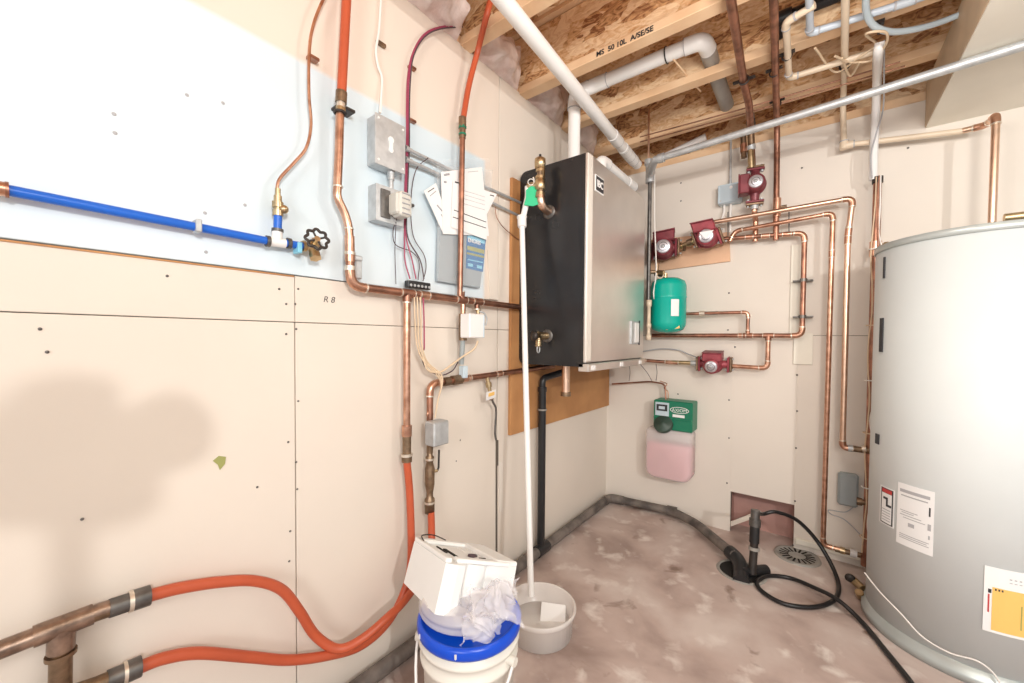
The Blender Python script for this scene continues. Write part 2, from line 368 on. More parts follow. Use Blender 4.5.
# back wall with hole
wb = thing('wall_back', 'cream boarded back wall with a cut opening near the floor', 'wall', (1.5, 0, 0)); wb['kind'] = 'structure'
HX0, HX1, HZ = .812, 1.13, .248
def sheety(x0, x1, z0, z1, m='backwall'):
    return MB().box(((x0+x1)/2, .01, (z0+z1)/2), (x1-x0, .02, z1-z0), m, ch=.001).build('wall_sheet', wb)
MB().box((.396, .035, 1.165), (.832, .03, 2.33), 'seam').build('backing', wb)
MB().box((2.215, .035, 1.165), (2.17, .03, 2.33), 'seam').build('backing', wb)
MB().box((.971, .035, 1.305), (.318, .03, 2.1), 'seam').build('backing', wb)
sheety(-.02, HX0, 0, 1.1995); sheety(HX1, 3.3, 0, 1.1995); sheety(HX0, HX1, HZ, 1.1995)
sheety(-.02, 3.3, 1.2015, 2.325)
# recess behind the hole
rc = MB(); rc.box(((HX0+HX1)/2, .145, .14), (.33, .01, .34), 'pinkfoam'); rc.box((HX0-.006, .08, .12), (.012, .12, .3), 'pinkfoam'); rc.box((HX1+.006, .08, .12), (.012, .12, .3), 'pinkfoam')
rc.box(((HX0+HX1)/2, .08, HZ+.012), (.32, .12, .012), 'darkhole'); rc.build('recess', wb)
rr = MB(); rr.prism([(HX0, .03, .02), (HX0, .03, .05), (HX0+.15, .03, .16), (HX0+.17, .03, .14)], (0, .01, 0), 'cream'); rr.build('brace', wb)
# rim area above the back wall
rim = MB(); rim.box((1.5, .06, 2.35), (3.6, .09, .045), 'wood'); rim.box((1.5, .115, 2.53), (3.6, .03, .36), 'osb')
tag(rim.build('trim_1'), 'lumber plate and board rim above back wall', 'trim', kind='structure')
rl = MB(); rl.box((-.06, -1.9, 2.43), (.10, 4.0, .04), 'wood'); rl.box((-.115, -1.9, 2.58), (.03, 4.0, .30), 'osb')
tag(rl.build('trim_2'), 'lumber plate and board rim above left wall', 'trim', kind='structure')
ce = MB(); ce.box((1.6, -1.93, 2.745), (3.6, 4.2, .03), 'osb'); tag(ce.build('ceiling'), 'underside of the strand board subfloor', 'ceiling', kind='structure')
# I-joists
JY = [-.24, -.655, -1.07, -1.485, -1.90]
for i, y in enumerate(JY):
    t = thing('floor_joist', ['wooden I-joist nearest the back wall, pipes strapped beneath', 'second I-joist from the back wall, pierced by the grey vent pipe',
        'third I-joist from the back wall, just in front of the white vent pipe, with black printed marks', 'fourth I-joist from the back wall, orange pipe beside its left end',
        'I-joist nearest the camera at the top edge of the photo'][i], 'joist', (1.6, y, 2.40)); t['kind'] = 'structure'
    MB().box((1.6, y, 2.42), (3.4, .062, .038), 'wood', ch=.002).build('bottom_flange', t)
    MB().box((1.6, y, 2.57), (3.4, .011, .262), 'osb').build('web', t)
    MB().box((1.6, y, 2.72), (3.4, .062, .018), 'wood').build('top_flange', t)
    if i == 0: text('19 53456', .05, B(916, 59, .2475), X1, Z1, 'ink', 'handwriting', t)
    if i == 2:
        text('MS  50 10L  A/SE/SE', .030, (.42, y-.0325, 2.407), X1, Z1, 'ink', 'printed_marks', t, bold=.02)
        text('(WB) ==', .028, (1.0, y-.0325, 2.407), X1, Z1, 'ink', 'printed_marks', t, bold=.02)
# crumpled vapour barrier between joist ends
def crumple(name, label, quad, m, n=14, amp=.02, seed=0, sag=(0, 0, 0), cat='plastic sheet', th=None):
    a, b, c, d = [V(q) for q in quad]; vs = []; 
    for i in range(n+1):
        for k in range(n+1):
            u = i/n; w = k/n; p = (a*(1-u)+b*u)*(1-w)+(d*(1-u)+c*u)*w
            q = p*22+V((seed, seed*2, 0)); q3 = p*58+V((seed, 3, 0)); f3 = .45 if m == 'bag' else 0; p = p+V(sag)*(math.sin(PI*u)*math.sin(PI*w))+V((noise.noise(q), noise.noise(q+V((9, 0, 0))), noise.noise(q+V((0, 9, 0)))))*amp*(.4+.6*min(1, 4*w))+V((abs(noise.noise(q3)), abs(noise.noise(q3+V((5, 0, 0)))), abs(noise.noise(q3+V((0, 5, 0))))))*amp*f3
            vs.append(p)
    fs = [(i*(n+1)+k, (i+1)*(n+1)+k, (i+1)*(n+1)+k+1, i*(n+1)+k+1) for i in range(n) for k in range(n)]
    mb = MB(); mb.add(vs, fs, m, True); o = mb.build(name)
    return tag(o, label, cat) if label else o
crumple('plastic_sheet', 'crumpled pinkish plastic sheet above wall top, left of orange pipe', ((.0, -1.86, 2.405), (.0, -1.54, 2.405), (.09, -1.56, 2.50), (.05, -1.84, 2.60)), 'sheet', seed=1, sag=(.05, 0, -.03))
crumple('plastic_sheet', 'torn plastic sheet draped behind the orange pipe at the wall top', ((.0, -1.43, 2.405), (.0, -1.12, 2.405), (.02, -1.12, 2.62), (.10, -1.42, 2.50)), 'sheet', seed=5, sag=(.05, 0, -.02))
crumple('plastic_sheet', 'pinkish plastic sheet crumpled above the wall behind the upright white vent', ((.0, -1.03, 2.405), (.0, -.70, 2.405), (.05, -.69, 2.60), (.05, -1.0, 2.55)), 'sheet', seed=9, sag=(.05, 0, -.02))
crumple('plastic_sheet', 'pinkish plastic sheet crumpled in the far left corner of the ceiling', ((.0, -.62, 2.405), (.0, -.28, 2.405), (.05, -.28, 2.60), (.05, -.6, 2.55)), 'sheet', seed=13, sag=(.05, 0, -.02))
# soffit
so = thing('soffit', 'pale boxed soffit below the joists at upper right', 'soffit', (2.4, -1.2, 2.2)); so['kind'] = 'structure'
MB().box((2.42, -1.55, 2.196), (1.64, 3.1, .012), 'soffit').build('soffit_bottom', so)
MB().box((1.603, -1.55, 2.296), (.012, 3.1, .20), 'soffitside').build('soffit_side', so)

# plywood behind the boiler
pb = MB(); pb.box((.0095, -.59, 1.325), (.017, 1.17, 1.27), 'ply', ch=.001)
tag(pb.build('plywood_board'), 'orange brown plywood board on left wall behind the black boiler', 'board')
# wall screws
def screws(pts, fn, par, nrm, r=.0032):
    for (x, y) in pts:
        p = fn(x, y, 0); d = V(nrm); q = MB(); q.lathe(p+d*.0015, d, [(r, 0), (r*.9, .001), (0, .0013)], 'dsteel', 10); q.build('screw', par)
screws([(279, 289), (298, 289), (286, 304), (295, 304), (296, 329), (286, 334), (298, 401), (288, 442), (296, 462), (297, 489), (290, 531), (289, 561), (167, 276), (47, 352), (40, 329), (257, 487), (460, 440), (82, 519), (456, 461)], L, wl, (1, 0, 0))
screws([(729, 293), (735, 347), (729, 400), (729, 438), (727, 483), (797, 375), (797, 411), (796, 448), (795, 501), (802, 168), (908, 148), (681, 183), (681, 201), (678, 394), (728, 330), (793, 545)], B, wb, (0, -1, 0), .005)
text('R 8', .027, L(323, 302, .0015), Y1, Z1, 'ink', 'handwriting', wl, bold=-.01, shear=.2)
for (px, py) in ((114, 114), (115, 133), (205, 213), (206, 252), (223, 103), (187, 95), (245, 205)):
    p = L(px, py, .001); MB().ball(p, .004, 'greyink', (.2, 1, 1), 6).build('nail_hole', wl)
st = MB(); st.prism([L(x, y, .0025) for x, y in ((213, 461), (219, 456), (226, 457), (225, 464), (220, 470), (218, 465))], (-.002, 0, 0), 'olive'); st.build('patch', wl)
# vertical jamb piece with ragged edge
MB().prism([L(496, 440, .003), L(498.5, 440, .003), L(498.5, 465, .003), L(497.5, 466, .003), L(497.5, 556, .003), L(496, 556, .003)], (-.005, 0, 0), 'seam').build('wall_gap', wl)
MB().prism([L(499, 461, .007), L(503, 463, .007), L(503, 512, .007), L(499.5, 512, .007)], (-.008, 0, 0), 'backwall').build('wall_patch', wl)
MB().prism([L(x, y, .006) for x, y in ((488, 250), (498, 252), (498, 300), (490, 299))], (-.005, 0, 0), 'cream').build('wall_patch', wl)
# ================================================================== WALL-HUNG BOILER
BY0, BY1, BX, BZ0, BZ1 = -1.112, -.377, .392, 1.045, 2.0
bo = thing('wall_hung_boiler', 'wall-hung boiler with black side and brushed steel front', 'boiler', (.2, -.74, BZ0))
def rprism(mb, y0, y1, x0, x1, z0, z1, R, m):   # body with rounded wall-side corners, seen from the side
    poly = []
    for cx, cz, a0 in ((x0+R, z0+R, PI), (x1, z0, None), (x1, z1, None), (x0+R, z1-R, PI/2)):
        if a0 is None: poly.append((cx, y0, cz)); continue
        for k in range(7):
            a = a0+PI/2*k/6; poly.append((cx+R*math.cos(a), y0, cz+R*math.sin(a)))
    mb.prism(poly, (0, y1-y0, 0), m)
mb = MB(); rprism(mb, BY0, BY1, .0185, BX-.014, BZ0, BZ1, .035, 'boilerside'); mb.build('casing', bo)
MB().box((BX-.007, (BY0+BY1)/2, (BZ0+BZ1)/2+.01), (.014, BY1-BY0+.002, BZ1-BZ0-.02), 'stainless', ch=.004).build('front_cover', bo)
MB().box((BX+.001, BY0+.022, (BZ0+BZ1)/2+.012), (.004, .046, BZ1-BZ0-.03), 'cbevel', ch=.001).build('bevel_strip', bo)  # bright left bevel of the cover, put in as a paler strip
mb = MB(); mb.box((BX-.012, (BY0+BY1)/2, BZ0-.003), (.05, BY1-BY0, .035), 'stainless', ch=.002)
mb.build('lower_flange', bo)
for y in (BY0+.05, BY0+.38, BY1-.08): MB().box((BX+.0145, y, BZ0-.003), (.003, .035, .02), 'white').build('latch', bo)
# badge IBC
y0 = BY0+.085; z0 = 1.89
mb = MB(); mb.box((BX+.0015, y0+.03, z0), (.003, .088, .075), 'white', ch=.001); mb.box((BX+.0035, y0+.03, z0), (.002, .078, .064), 'ink'); bd = mb.build('badge', bo)
text('IBC', .043, (BX+.005, y0-.002, z0-.014), Y1, Z1, 'white', 'logo_letters', bd, bold=.03)
# control display lower right of the front
p = V((BX, BY1-.15, 1.21)); mb = MB(); mb.box(p+V((.004, 0, 0)), (.010, .12, .13), 'steel', ch=.003); cp = mb.build('control_panel', bo)
mb = MB(); mb.box(p+V((.011, .015, 0)), (.004, .06, .11), 'white', ch=.001); mb.box(p+V((.012, .05, 0)), (.006, .006, .14), 'ink'); mb.build('display', cp)
# grommet discs on the black side
def Sd(px, py, y): d = ray(px, py); return CAM+d*((y-CAM.y)/d.y)
g1 = Sd(549, 212, BY0); g2 = Sd(547, 336, BY0)
for g, r in ((g1, .033), (g2, .032)):
    MB().lathe(g+Y1*.002, -Y1, [(0, .0), (r, 0), (r, .003), (r*.8, .006), (0, .006)], 'dsteel', 28).build('grommet', bo)
# stub of copper from the boiler underside (condensate outlet)
c = Sd(565, 368, -.9); c = V((.27, -.93, BZ0)); a = K(566, 368, (c-CAM).dot(FW)); b = K(565, 396, (c-CAM).dot(FW))
mb = MB(); mb.cyl(V((a.x, a.y, BZ0+.003)), V((a.x, a.y, b.z+.02)), .020, 'copperp'); s1 = mb.build('outlet_stub', bo)
MB().cyl(V((a.x, a.y, b.z+.02)), V((a.x, a.y, b.z)), .026, 'oldbrass').build('outlet_nut', bo)
# relief valve on the boiler side
p0 = g1+V((0, -.01, 0)); e = p0+V((-.012, -.07, .0))
rv = thing('relief_valve', 'brass relief valve and elbow rising on the black boiler side', 'valve', g1+V((0, -.05, 0)))
mb = MB(); pts, _ = fillet([p0+V((0, .004, 0)), p0+V((0, -.06, .012)), p0+V((-.005, -.062, .10))], .03); mb.tube(pts[:-1]+[p0+V((-.005, -.062, .057))], .019, 'copperp'); mb.cyl(p0+V((-.005, -.062, .045)), p0+V((-.005, -.062, .056)), .023, 'copper'); mb.build('copper_elbow', rv)
q = p0+V((-.005, -.062, .055)); mb = MB(); hexnut(mb, q, q+Z1*.016, .024, 'brass'); mb.cyl(q+Z1*.016, q+Z1*.025, .018, 'oldbrass'); mb.lathe(q+Z1*.025, Z1, [(.018, 0), (.025, .006), (.025, .04), (.019, .05), (.019, .065)], 'brass', 18); hexnut(mb, q+Z1*.078, q+Z1*.090, .023, 'brass'); mb.cyl(q+V((0, 0, .05)), q+V((-.055, -.02, .05)), .017, 'brass'); mb.build('valve_body', rv)
q2 = q+Z1*.09; mb = MB(); mb.cyl(q2, q2+Z1*.03, .014, 'oldbrass'); hexnut(mb, q2+Z1*.02, q2+Z1*.034, .019, 'brass'); mb.lathe(q2+Z1*.034, Z1, [(.014, 0), (.024, .006), (.026, .03), (.025, .045), (.018, .050), (.010, .052), (0, .053)], 'brass', 20); mb.build('air_vent', rv)
MB().box(q2+V((.02, 0, .02)), (.006, .012, .045), 'brass').build('test_lever', rv)
MB().cyl(q2+Z1*.085, q2+Z1*.100, .006, 'abs').build('vent_cap', rv)
# discharge pipe into the tub
ft = V((.365, -1.43, .075)); ft = K(531, 596, (ft-CAM).dot(FW)); tp = q+V((-.055, -.02, .05))
dp = thing('discharge_pipe', 'slanting white plastic discharge pipe ending in the frosted tub', 'pipe', ft)
top = K(522, 222, (tp-CAM).dot(FW)); el = K(528, 196, (tp-CAM).dot(FW))
MB().tube([top+(top-ft).normalized()*.01, ft], .0125, 'pvc').build('pipe_run', dp)
mb = MB(); mb.tube(fillet([tp, el, top], .02)[0], .014, 'pvc'); mb.build('pipe_elbow', dp)
d = (ft-top).normalized(); mb = MB(); mb.cyl(top-d*.022, top+d*.022, .021, 'pvc'); mb.cyl(top-d*.026, top-d*.02, .024, 'pvc'); mb.cyl(top+d*.02, top+d*.026, .019, 'pvc'); mb.build('union', dp)
# green tag
c = tp+V((.0, -.03, .0)); dpt = (c-CAM).dot(FW)
mb = MB(); poly = [K(x, y, dpt) for x, y in ((526, 190), (531, 186), (538, 187), (541, 193), (539, 204), (533, 206), (524, 205), (526, 197))]
mb.prism(poly, FW*.004, 'tag'); t = mb.build('hang_tag'); tag(t, 'bright green plastic tag hung at the top of white discharge pipe', 'tag')
mb = MB(); mb.ring(K(531, 182, dpt), -FW, .014, .002, 'whitewire', 16, 6); mb.ring(K(534, 180, dpt+.005), V((1, .3, .2)), .012, .002, 'whitewire', 16, 6); mb.build('tie_loop', t)
# drain valve at the lower grommet
dv = thing('drain_valve', 'brass hose bib on lower part of black boiler side', 'valve', g2+V((0, -.05, -.03)))
mb = MB(); threads(mb, g2+V((0, .0, 0)), g2+V((-.01, -.045, 0)), .016, 'brass', 4); hexnut(mb, g2+V((-.01, -.045, 0)), g2+V((-.013, -.06, 0)), .022, 'brass'); mb.build('valve_body', dv)
h = g2+V((-.016, -.085, 0)); mb = MB(); mb.lathe(h, V((-.5, -1, .1)), [(0, -.01), (.022, -.008), (.024, 0), (.022, .008), (.008, .012), (0, .012)], 'iron', 10); mb.build('knob', dv)
mb = MB(); o1 = g2+V((-.012, -.055, -.01)); threads(mb, o1, o1-Z1*.04, .013, 'brass', 4); mb.ring(o1-Z1*.052, X1, .011, .003, 'steel', 14, 6, 1.6); mb.build('hose_outlet', dv)
# ================================================================== VENT PIPES
ax_ = V((.335, 0, 2.335))
def vpipe(name, label, path, r, m='pvc', R=.06, coup=(), ends=()):
    t = thing(name, label, 'vent pipe', V(path[0])); pts, cor = fillet(path, R, 8); MB().tube(pts, r, m, 20).build('pipe_run', t)
    for seg in cor:
        d0 = (seg[0]-seg[1]).normalized()*r; d1 = (seg[-1]-seg[-2]).normalized()*r
        e = MB(); e.tube([seg[0]+d0]+seg+[seg[-1]+d1], r*1.12, m, 20); e.cyl(seg[0]+d0, seg[0]+d0*1.08, r*1.14, 'greyink', 20); e.cyl(seg[-1]+d1, seg[-1]+d1*1.08, r*1.14, 'greyink', 20); e.build('elbow', t)
    for i, q in coup:
        a = V(path[i]); b = V(path[i+1]); d = (b-a).normalized(); c = a.lerp(b, q); e = MB(); e.cyl(c-d*.05, c+d*.05, r*1.12, m, 20); e.cyl(c+d*.05, c+d*.053, r*1.13, 'greyink', 20); e.build('coupling', t)
    return t
a = Z(503, 0, 2.33); b = Z(627, 153, 2.335); dd = (b-a).normalized()
vpipe('vent_pipe', 'long diagonal white plastic vent pipe running over the boiler', [a-dd*.8, b, b+V((.0, .06, -.005)), b+V((-.0, .18, -.01))], .030, coup=((0, .90), (0, .985)))
v0 = V((.2, -.915, 2.0)); v0 = L(583, 158, .2); v0 = V((.2, v0.y, 1.995))
v0 = L(574, 150, .2); v0 = V((.2, v0.y, 1.995))
hz = 2.475
p1 = Z(612, 80, hz); p2 = Z(693, 42, hz); p1.y = p2.y = (p1.y+p2.y)/2
t = vpipe('vent_pipe', 'white plastic vent rising from the boiler top and turning between two joists', [v0, V((.2, p1.y-.04 if False else v0.y, 2.43)), V((.27, p1.y, hz)), V((p2.x+.04, p2.y, hz)), V((p2.x+.04, p2.y+.10, hz))], .031, R=.07)
q = V((p2.x+.04, p2.y+.08, hz))
mb = MB(); e_ = V((q.x, -.27, hz-.02)); mb.cyl(q, e_, .034, 'greypvc', 20); o = mb.build('grey_section', t); o['label'] = 'grey plastic end section through the joist'
sh = MB(); c0 = V((p1.x+.27, p1.y, hz)); sh.ring(c0, X1, .034, .003, 'abs', 20, 6); sh.cyl(c0+V((.03, 0, -.03)), c0+V((.08, .30, -.045)), .004, 'wood'); tag(sh.build('pipe_hanger'), 'thin black strap hanger around the white vent pipe between joists', 'hanger')
v1 = Z(596, 157, 2.0); v1 = V((.255, -.80, 1.995)); v1 = L(600, 152, .30); v1 = V((.30, v1.y, 1.995))
vpipe('vent_pipe', 'short white plastic vent elbowing from boiler top toward back wall', [v1, V((v1.x, v1.y, 2.10)), V((v1.x, v1.y+.42, 2.10))], .030, R=.06, coup=((1, .97),))
mb = MB(); mb.cyl(B(655, 168, -.01)+V((0, 0, .045)), B(706, 140, -.01)+V((0, 0, .02)), .022, 'white', 16); tag(mb.build('vent_hose'), 'white round duct stub resting along the top of the back wall', 'duct')
# ================================================================== BLUE COLD WATER LINE (left wall)
o_ = .03
bw = thing('cold_water_pipe', 'blue plastic water pipe clipped across the pale blue wall', 'pipe', L(150, 215, o_))
pa = L(-6, 187.5, o_); pbb = L(268, 241, o_); zz = (pa.z+pbb.z)/2
rr_ = .0105
MB().tube([L(6, 189.8, o_), L(268, 241, o_)], rr_, 'bluepex').build('pipe_run', bw)
mb = MB(); mb.cyl(L(-30, 183, o_), L(9, 190, o_), rr_*1.25, 'copper'); mb.cyl(L(5, 189.5, o_), L(9, 190.2, o_), rr_*1.4, 'copperd'); mb.build('coupling', bw)
tc_ = L(277, 242, o_); mb = MB(); mb.tube([L(268, 241, o_), L(285, 243.5, o_)], rr_*1.25, 'white'); mb.tube([tc_, L(277.5, 232, o_)], rr_*1.25, 'white')
for x in (266, 287): mb.cyl(L(x, 241+(x-266)*.1, o_), L(x+3.5, 241.6+(x-266)*.1, o_), rr_*1.45, 'dsteel')
mb.cyl(L(277.5, 232, o_), L(277.6, 229, o_), rr_*1.4, 'dsteel'); mb.build('tee', bw)
MB().tube([L(277.6, 232, o_), L(278, 214, o_)], rr_, 'bluepex').build('riser', bw)
MB().tube([L(285, 243, o_), L(303, 246, o_)], rr_, 'bluepex').build('stub', bw)
for x, y in ((193.5, 230), (293, 251)):
    c = L(x, y, 0); mb = MB(); mb.obox(c+V((.03, 0, .004)), (V((.034, 0, 0)), V((0, .012, 0)), V((0, 0, .030))), 'steel' if x < 200 else 'labellight', .002); mb.build('pipe_clip', bw)
# brass adaptor and thin copper tube
mb = MB(); a = L(278, 216, o_); hexnut(mb, a, a+Z1*.015, .014, 'brass'); mb.cyl(a+Z1*.015, a+Z1*.055, .010, 'brass'); hexnut(mb, a+Z1*.022, a+Z1*.038, .015, 'brass'); mb.ball(a+V((.008, .012, .02)), .012, 'brass'); mb.cyl(a+Z1*.055, a+Z1*.075, .007, 'brass')
av = mb.build('angle_valve'); tag(av, 'small brass needle valve at the top of blue riser', 'valve')
tt = thing('copper_tube', 'thin bare copper tube curving up the wall from the blue water line', 'tube', L(278, 200, o_))
MB().tube(smooth([a+Z1*.07, L(277, 195, .03), L(279, 180, .03), L(293, 164, .03), L(306, 148, .03), L(311, 125, .03), L(309, 95, .03), L(309, 60, .03), L(312, 30, .03), L(323, 0, .03), L(345, -40, .03)]), .0042, 'copper').build('tube_run', tt)
c = L(312, 62, .0); mb = MB(); mb.box(c+V((.016, -.005, 0)), (.024, .030, .010), 'copperd', ch=.002); mb.build('tube_clip', tt)
# gate valve with black wheel
gv = thing('gate_valve', 'brass gate valve with black round handwheel ending the blue line', 'valve', L(312, 248, .04))
c = L(313, 246.5, .035); mb = MB(); hexnut(mb, L(302, 246, o_), L(305, 246.4, o_), .017, 'brass'); mb.ball(c, .018, 'brass', (1, 1.2, 1)); mb.tube([L(303, 246, o_), c], .012, 'brass')
hd = V((.92, -.20, .26)).normalized(); mb.cyl(c, c+hd*.045, .009, 'brass'); hexnut(mb, c+hd*.018, c+hd*.03, .014, 'brass'); mb.cyl(c, c+V((.015, .0, -.035)), .014, 'brass'); hexnut(mb, c+V((.010, .0, -.024)), c+V((.016, 0, -.037)), .017, 'brass'); mb.build('valve_body', gv)
hc = c+hd*.048; mb = MB(); x, y = frame(hd)
pts = [hc+(x*math.cos(2*PI*i/64)+y*math.sin(2*PI*i/64))*(.0285+.003*math.cos(2*PI*i/64*8)) for i in range(65)]
mb.tube(pts, .0042, 'iron', 8, False); mb.cyl(hc-hd*.004, hc+hd*.004, .008, 'brass')
for k in range(4):
    a = 2*PI*k/4+.4; mb.cyl(hc, hc+(x*math.cos(a)+y*math.sin(a))*.028, .0028, 'iron', 8)
mb.build('handwheel', gv)
# ================================================================== ORANGE + COPPER at px 340
o_ = .045
op = thing('supply_pipe', 'orange pipe joined to copper beside the gate valve, left of two upper risers', 'pipe', L(349, 285, o_))
MB().tube([L(350, -60, o_), L(346.5, 0, o_), L(341.5, 95, o_)], rad(L(346, 0, o_), 9.0), 'orange').build('orange_section', op)
mb = MB(); r_ = rad(L(341, 100, o_), 8); mb.cyl(L(341.6, 92, o_), L(341, 103, o_), r_*1.35, 'oldbrass'); hexnut(mb, L(341, 103, o_), L(340.8, 108, o_), r_*1.15, 'solder'); hexnut(mb, L(340.8, 108, o_), L(340.5, 113, o_), r_*1.3, 'brass'); mb.build('pipe_adaptor', op)
mb = MB(); c = L(339.5, 113, 0); mb.box(c+V((.022, 0, 0)), (.05, .055, .010), 'iron', ch=.002); mb.ring(L(340, 113, o_), Z1, r_*1.35, .004, 'iron', 18, 6); mb.build('pipe_clamp', op)
r_ = .0125
MB().tube(smooth([L(340, 112, o_), L(339, 150, o_), L(337.5, 185, o_), L(338, 198, o_), L(345, 214, o_), L(349, 230, o_), L(350, 255, o_)], 6), r_, 'copper').build('copper_section', op)
mb = MB()
for yy in (186, 228): mb.cyl(L(338 if yy < 200 else 349, yy, o_), L(338 if yy < 200 else 349, yy+1.5, o_), r_*1.15, 'solder')
mb.cyl(L(349.5, 236, o_), L(350, 262, o_), r_*1.2, 'copper'); mb.cyl(L(350, 252, o_), L(350, 255, o_), r_*1.35, 'solder'); mb.cyl(L(350, 266, o_), L(350, 269, o_), r_*1.3, 'solder'); mb.build('coupling', op)
# steel bracket beside
c = L(357, 270, .03); mb = MB(); mb.box(c, (.03, .022, .06), 'steel', ch=.004); mb.box(c+V((0, -.005, .035)), (.04, .03, .018), 'steel', ch=.004); tag(mb.build('pipe_bracket'), 'small galvanised bracket at the elbow of the upper manifold', 'bracket')
# upper manifold
end = L(523, 304, .045)
path = [L(350, 258, o_), L(350.5, 286, o_), V((o_, -1.06, L(350.5, 287, o_).z-.003))]
mf = pipe('copper_manifold', 'upper horizontal copper manifold running into the boiler', path, 8, 'copperd', r=.0135, rings=((1, .30),), R=.04)
mz = path[1].z
def ly(px, py=300, o=.045): return L(px, py, o).y
for px in (399, 408, 469): pass
mr = .0135
tee(mf, (o_, ly(407), mz-.002), Y1, -Z1, mr, 'copperd'); tee(mf, (o_, ly(461), mz-.003), Y1, Z1, mr, 'copperd'); tee(mf, (o_, ly(477), mz-.003), Y1, -Z1, mr, 'copperd', mr*.7)
# drop from manifold at 408
x1 = ly(407)
dpp = thing('drop_pipe', 'copper drop below the manifold changing to orange pipe and curving left', 'pipe', (o_, x1, .25))
MB().tube([(o_, x1, mz-.03), (o_, x1, L(409, 428, o_).z)], .0125, 'copper').build('copper_section', dpp)
z1_ = L(409, 426, o_).z; z2_ = L(409, 461, o_).z
mb = MB(); mb.cyl((o_, x1, z1_), (o_, x1, z2_), .0155, 'oldbrass'); mb.cyl((o_, x1, z1_+.004), (o_, x1, z1_-.035), .018, 'copper'); mb.cyl((o_, x1, z2_+.03), (o_, x1, z2_+.02), .0205, 'solder'); hexnut(mb, (o_, x1, z2_+.02), (o_, x1, z2_), .020, 'oldbrass'); mb.build('pipe_adaptor', dpp)
MB().tube(smooth([V((o_, x1, z2_+.005)), L(410, 500, o_), L(411, 560, o_+.02), L(404, 592, o_+.03), L(388, 622, o_+.03), L(362, 645, o_+.03), L(330, 655, o_+.02), L(290, 660, o_), L(250, 657, o_), L(200, 653, o_), L(165, 658, o_), L(138, 668, o_)], 8), .0135, 'orange').build('orange_section', dpp)
# lower-left black/copper header fittings
hd_ = thing('pipe_header', 'tarnished copper header with a tee at lower left wall', 'pipe', L(62, 683, o_))
MB().tube([L(-60, 676, o_), L(0, 650, o_), L(100, 611, o_), L(133, 601, o_)], .0165, 'tarnish').build('pipe_run', hd_)
mb = MB(); mb.tube([L(33, 637, o_), L(93, 614, o_)], .020, 'tarnish'); mb.tube([L(62, 628, o_), L(61, 650, o_)], .020, 'tarnish'); mb.tube([L(61, 640, o_), L(60, 720, o_)], .0165, 'oldbrass'); mb.cyl(L(61, 652, o_), L(61, 656, o_), .0225, 'oldbrass'); mb.build('tee', hd_)
def adaptor(par, a, b, r):
    a = V(a); b = V(b); mb = MB(); mb.tube([a, a.lerp(b, .35)], r*1.0, 'oldbrass'); mb.tube([a.lerp(b, .3), a.lerp(b, .65)], r*1.2, 'dsteel', 8); mb.tube([a.lerp(b, .62), a.lerp(b, .7)], r*1.35, 'solder'); mb.tube([a.lerp(b, .7), b], r*1.3, 'dsteel'); mb.build('pipe_adaptor', par)
adaptor(hd_, L(90, 615, o_), L(150, 595, o_), .0165)
h2 = thing('pipe_header', 'short tarnished fitting at the bottom edge feeding the lower orange pipe', 'pipe', L(100, 683, o_))
MB().tube([L(20, 712, o_), L(100, 684, o_)], .0165, 'oldbrass').build('pipe_run', h2); adaptor(h2, L(92, 687, o_), L(141, 666, o_), .0165)
# second orange run: from lower header up, joining vertical at 432
rt = thing('return_pipe', 'orange pipe with a tall hump along the wall, rising to the valve above the bucket', 'pipe', L(300, 600, o_))
zc = L(431, 512, .055)
MB().tube(smooth([L(148, 596, o_), L(180, 588, o_), L(220, 582, o_), L(255, 581, o_), L(282, 590, o_), L(300, 612, o_), L(316, 636, o_), L(338, 649, o_+.03), L(362, 639, o_+.062), L(388, 617, o_+.078), L(405, 600, .11), L(422, 575, .10), L(431, 550, .08), L(431.5, 530, .06), zc], 8), .0135, 'orange').build('orange_section', rt)
# ---- vertical 3: orange + copper at px 460
vp = thing('supply_pipe', 'orange pipe from the joists joined to a slim copper riser in front of papers', 'pipe', L(459, 290, .05))
A = L(462.5, 120, .05); yv = A.y
MB().tube(smooth([K(496, -20, 1.55), Z(487, 14, 2.42), L(478, 50, .08), L(469, 85, .055), L(463, 120, .05)], 6), .0118, 'orange').build('orange_section', vp)
mb = MB(); zt = A.z; mb.cyl((.05, yv, zt+.01), (.05, yv, zt-.03), .0155, 'oldbrass'); hexnut(mb, (.05, yv, zt-.025), (.05, yv, zt-.035), .017, 'green'); mb.cyl((.05, yv, zt-.03), (.05, yv, zt-.075), .0135, 'oldbrass'); mb.cyl((.05, yv, zt-.055), (.05, yv, zt-.062), .0155, 'green'); mb.build('pipe_adaptor', vp)
MB().tube([(.05, yv, zt-.06), (.05, ly(460, 290, .05), mz+.01)], .0115, 'copperd').build('copper_section', vp)
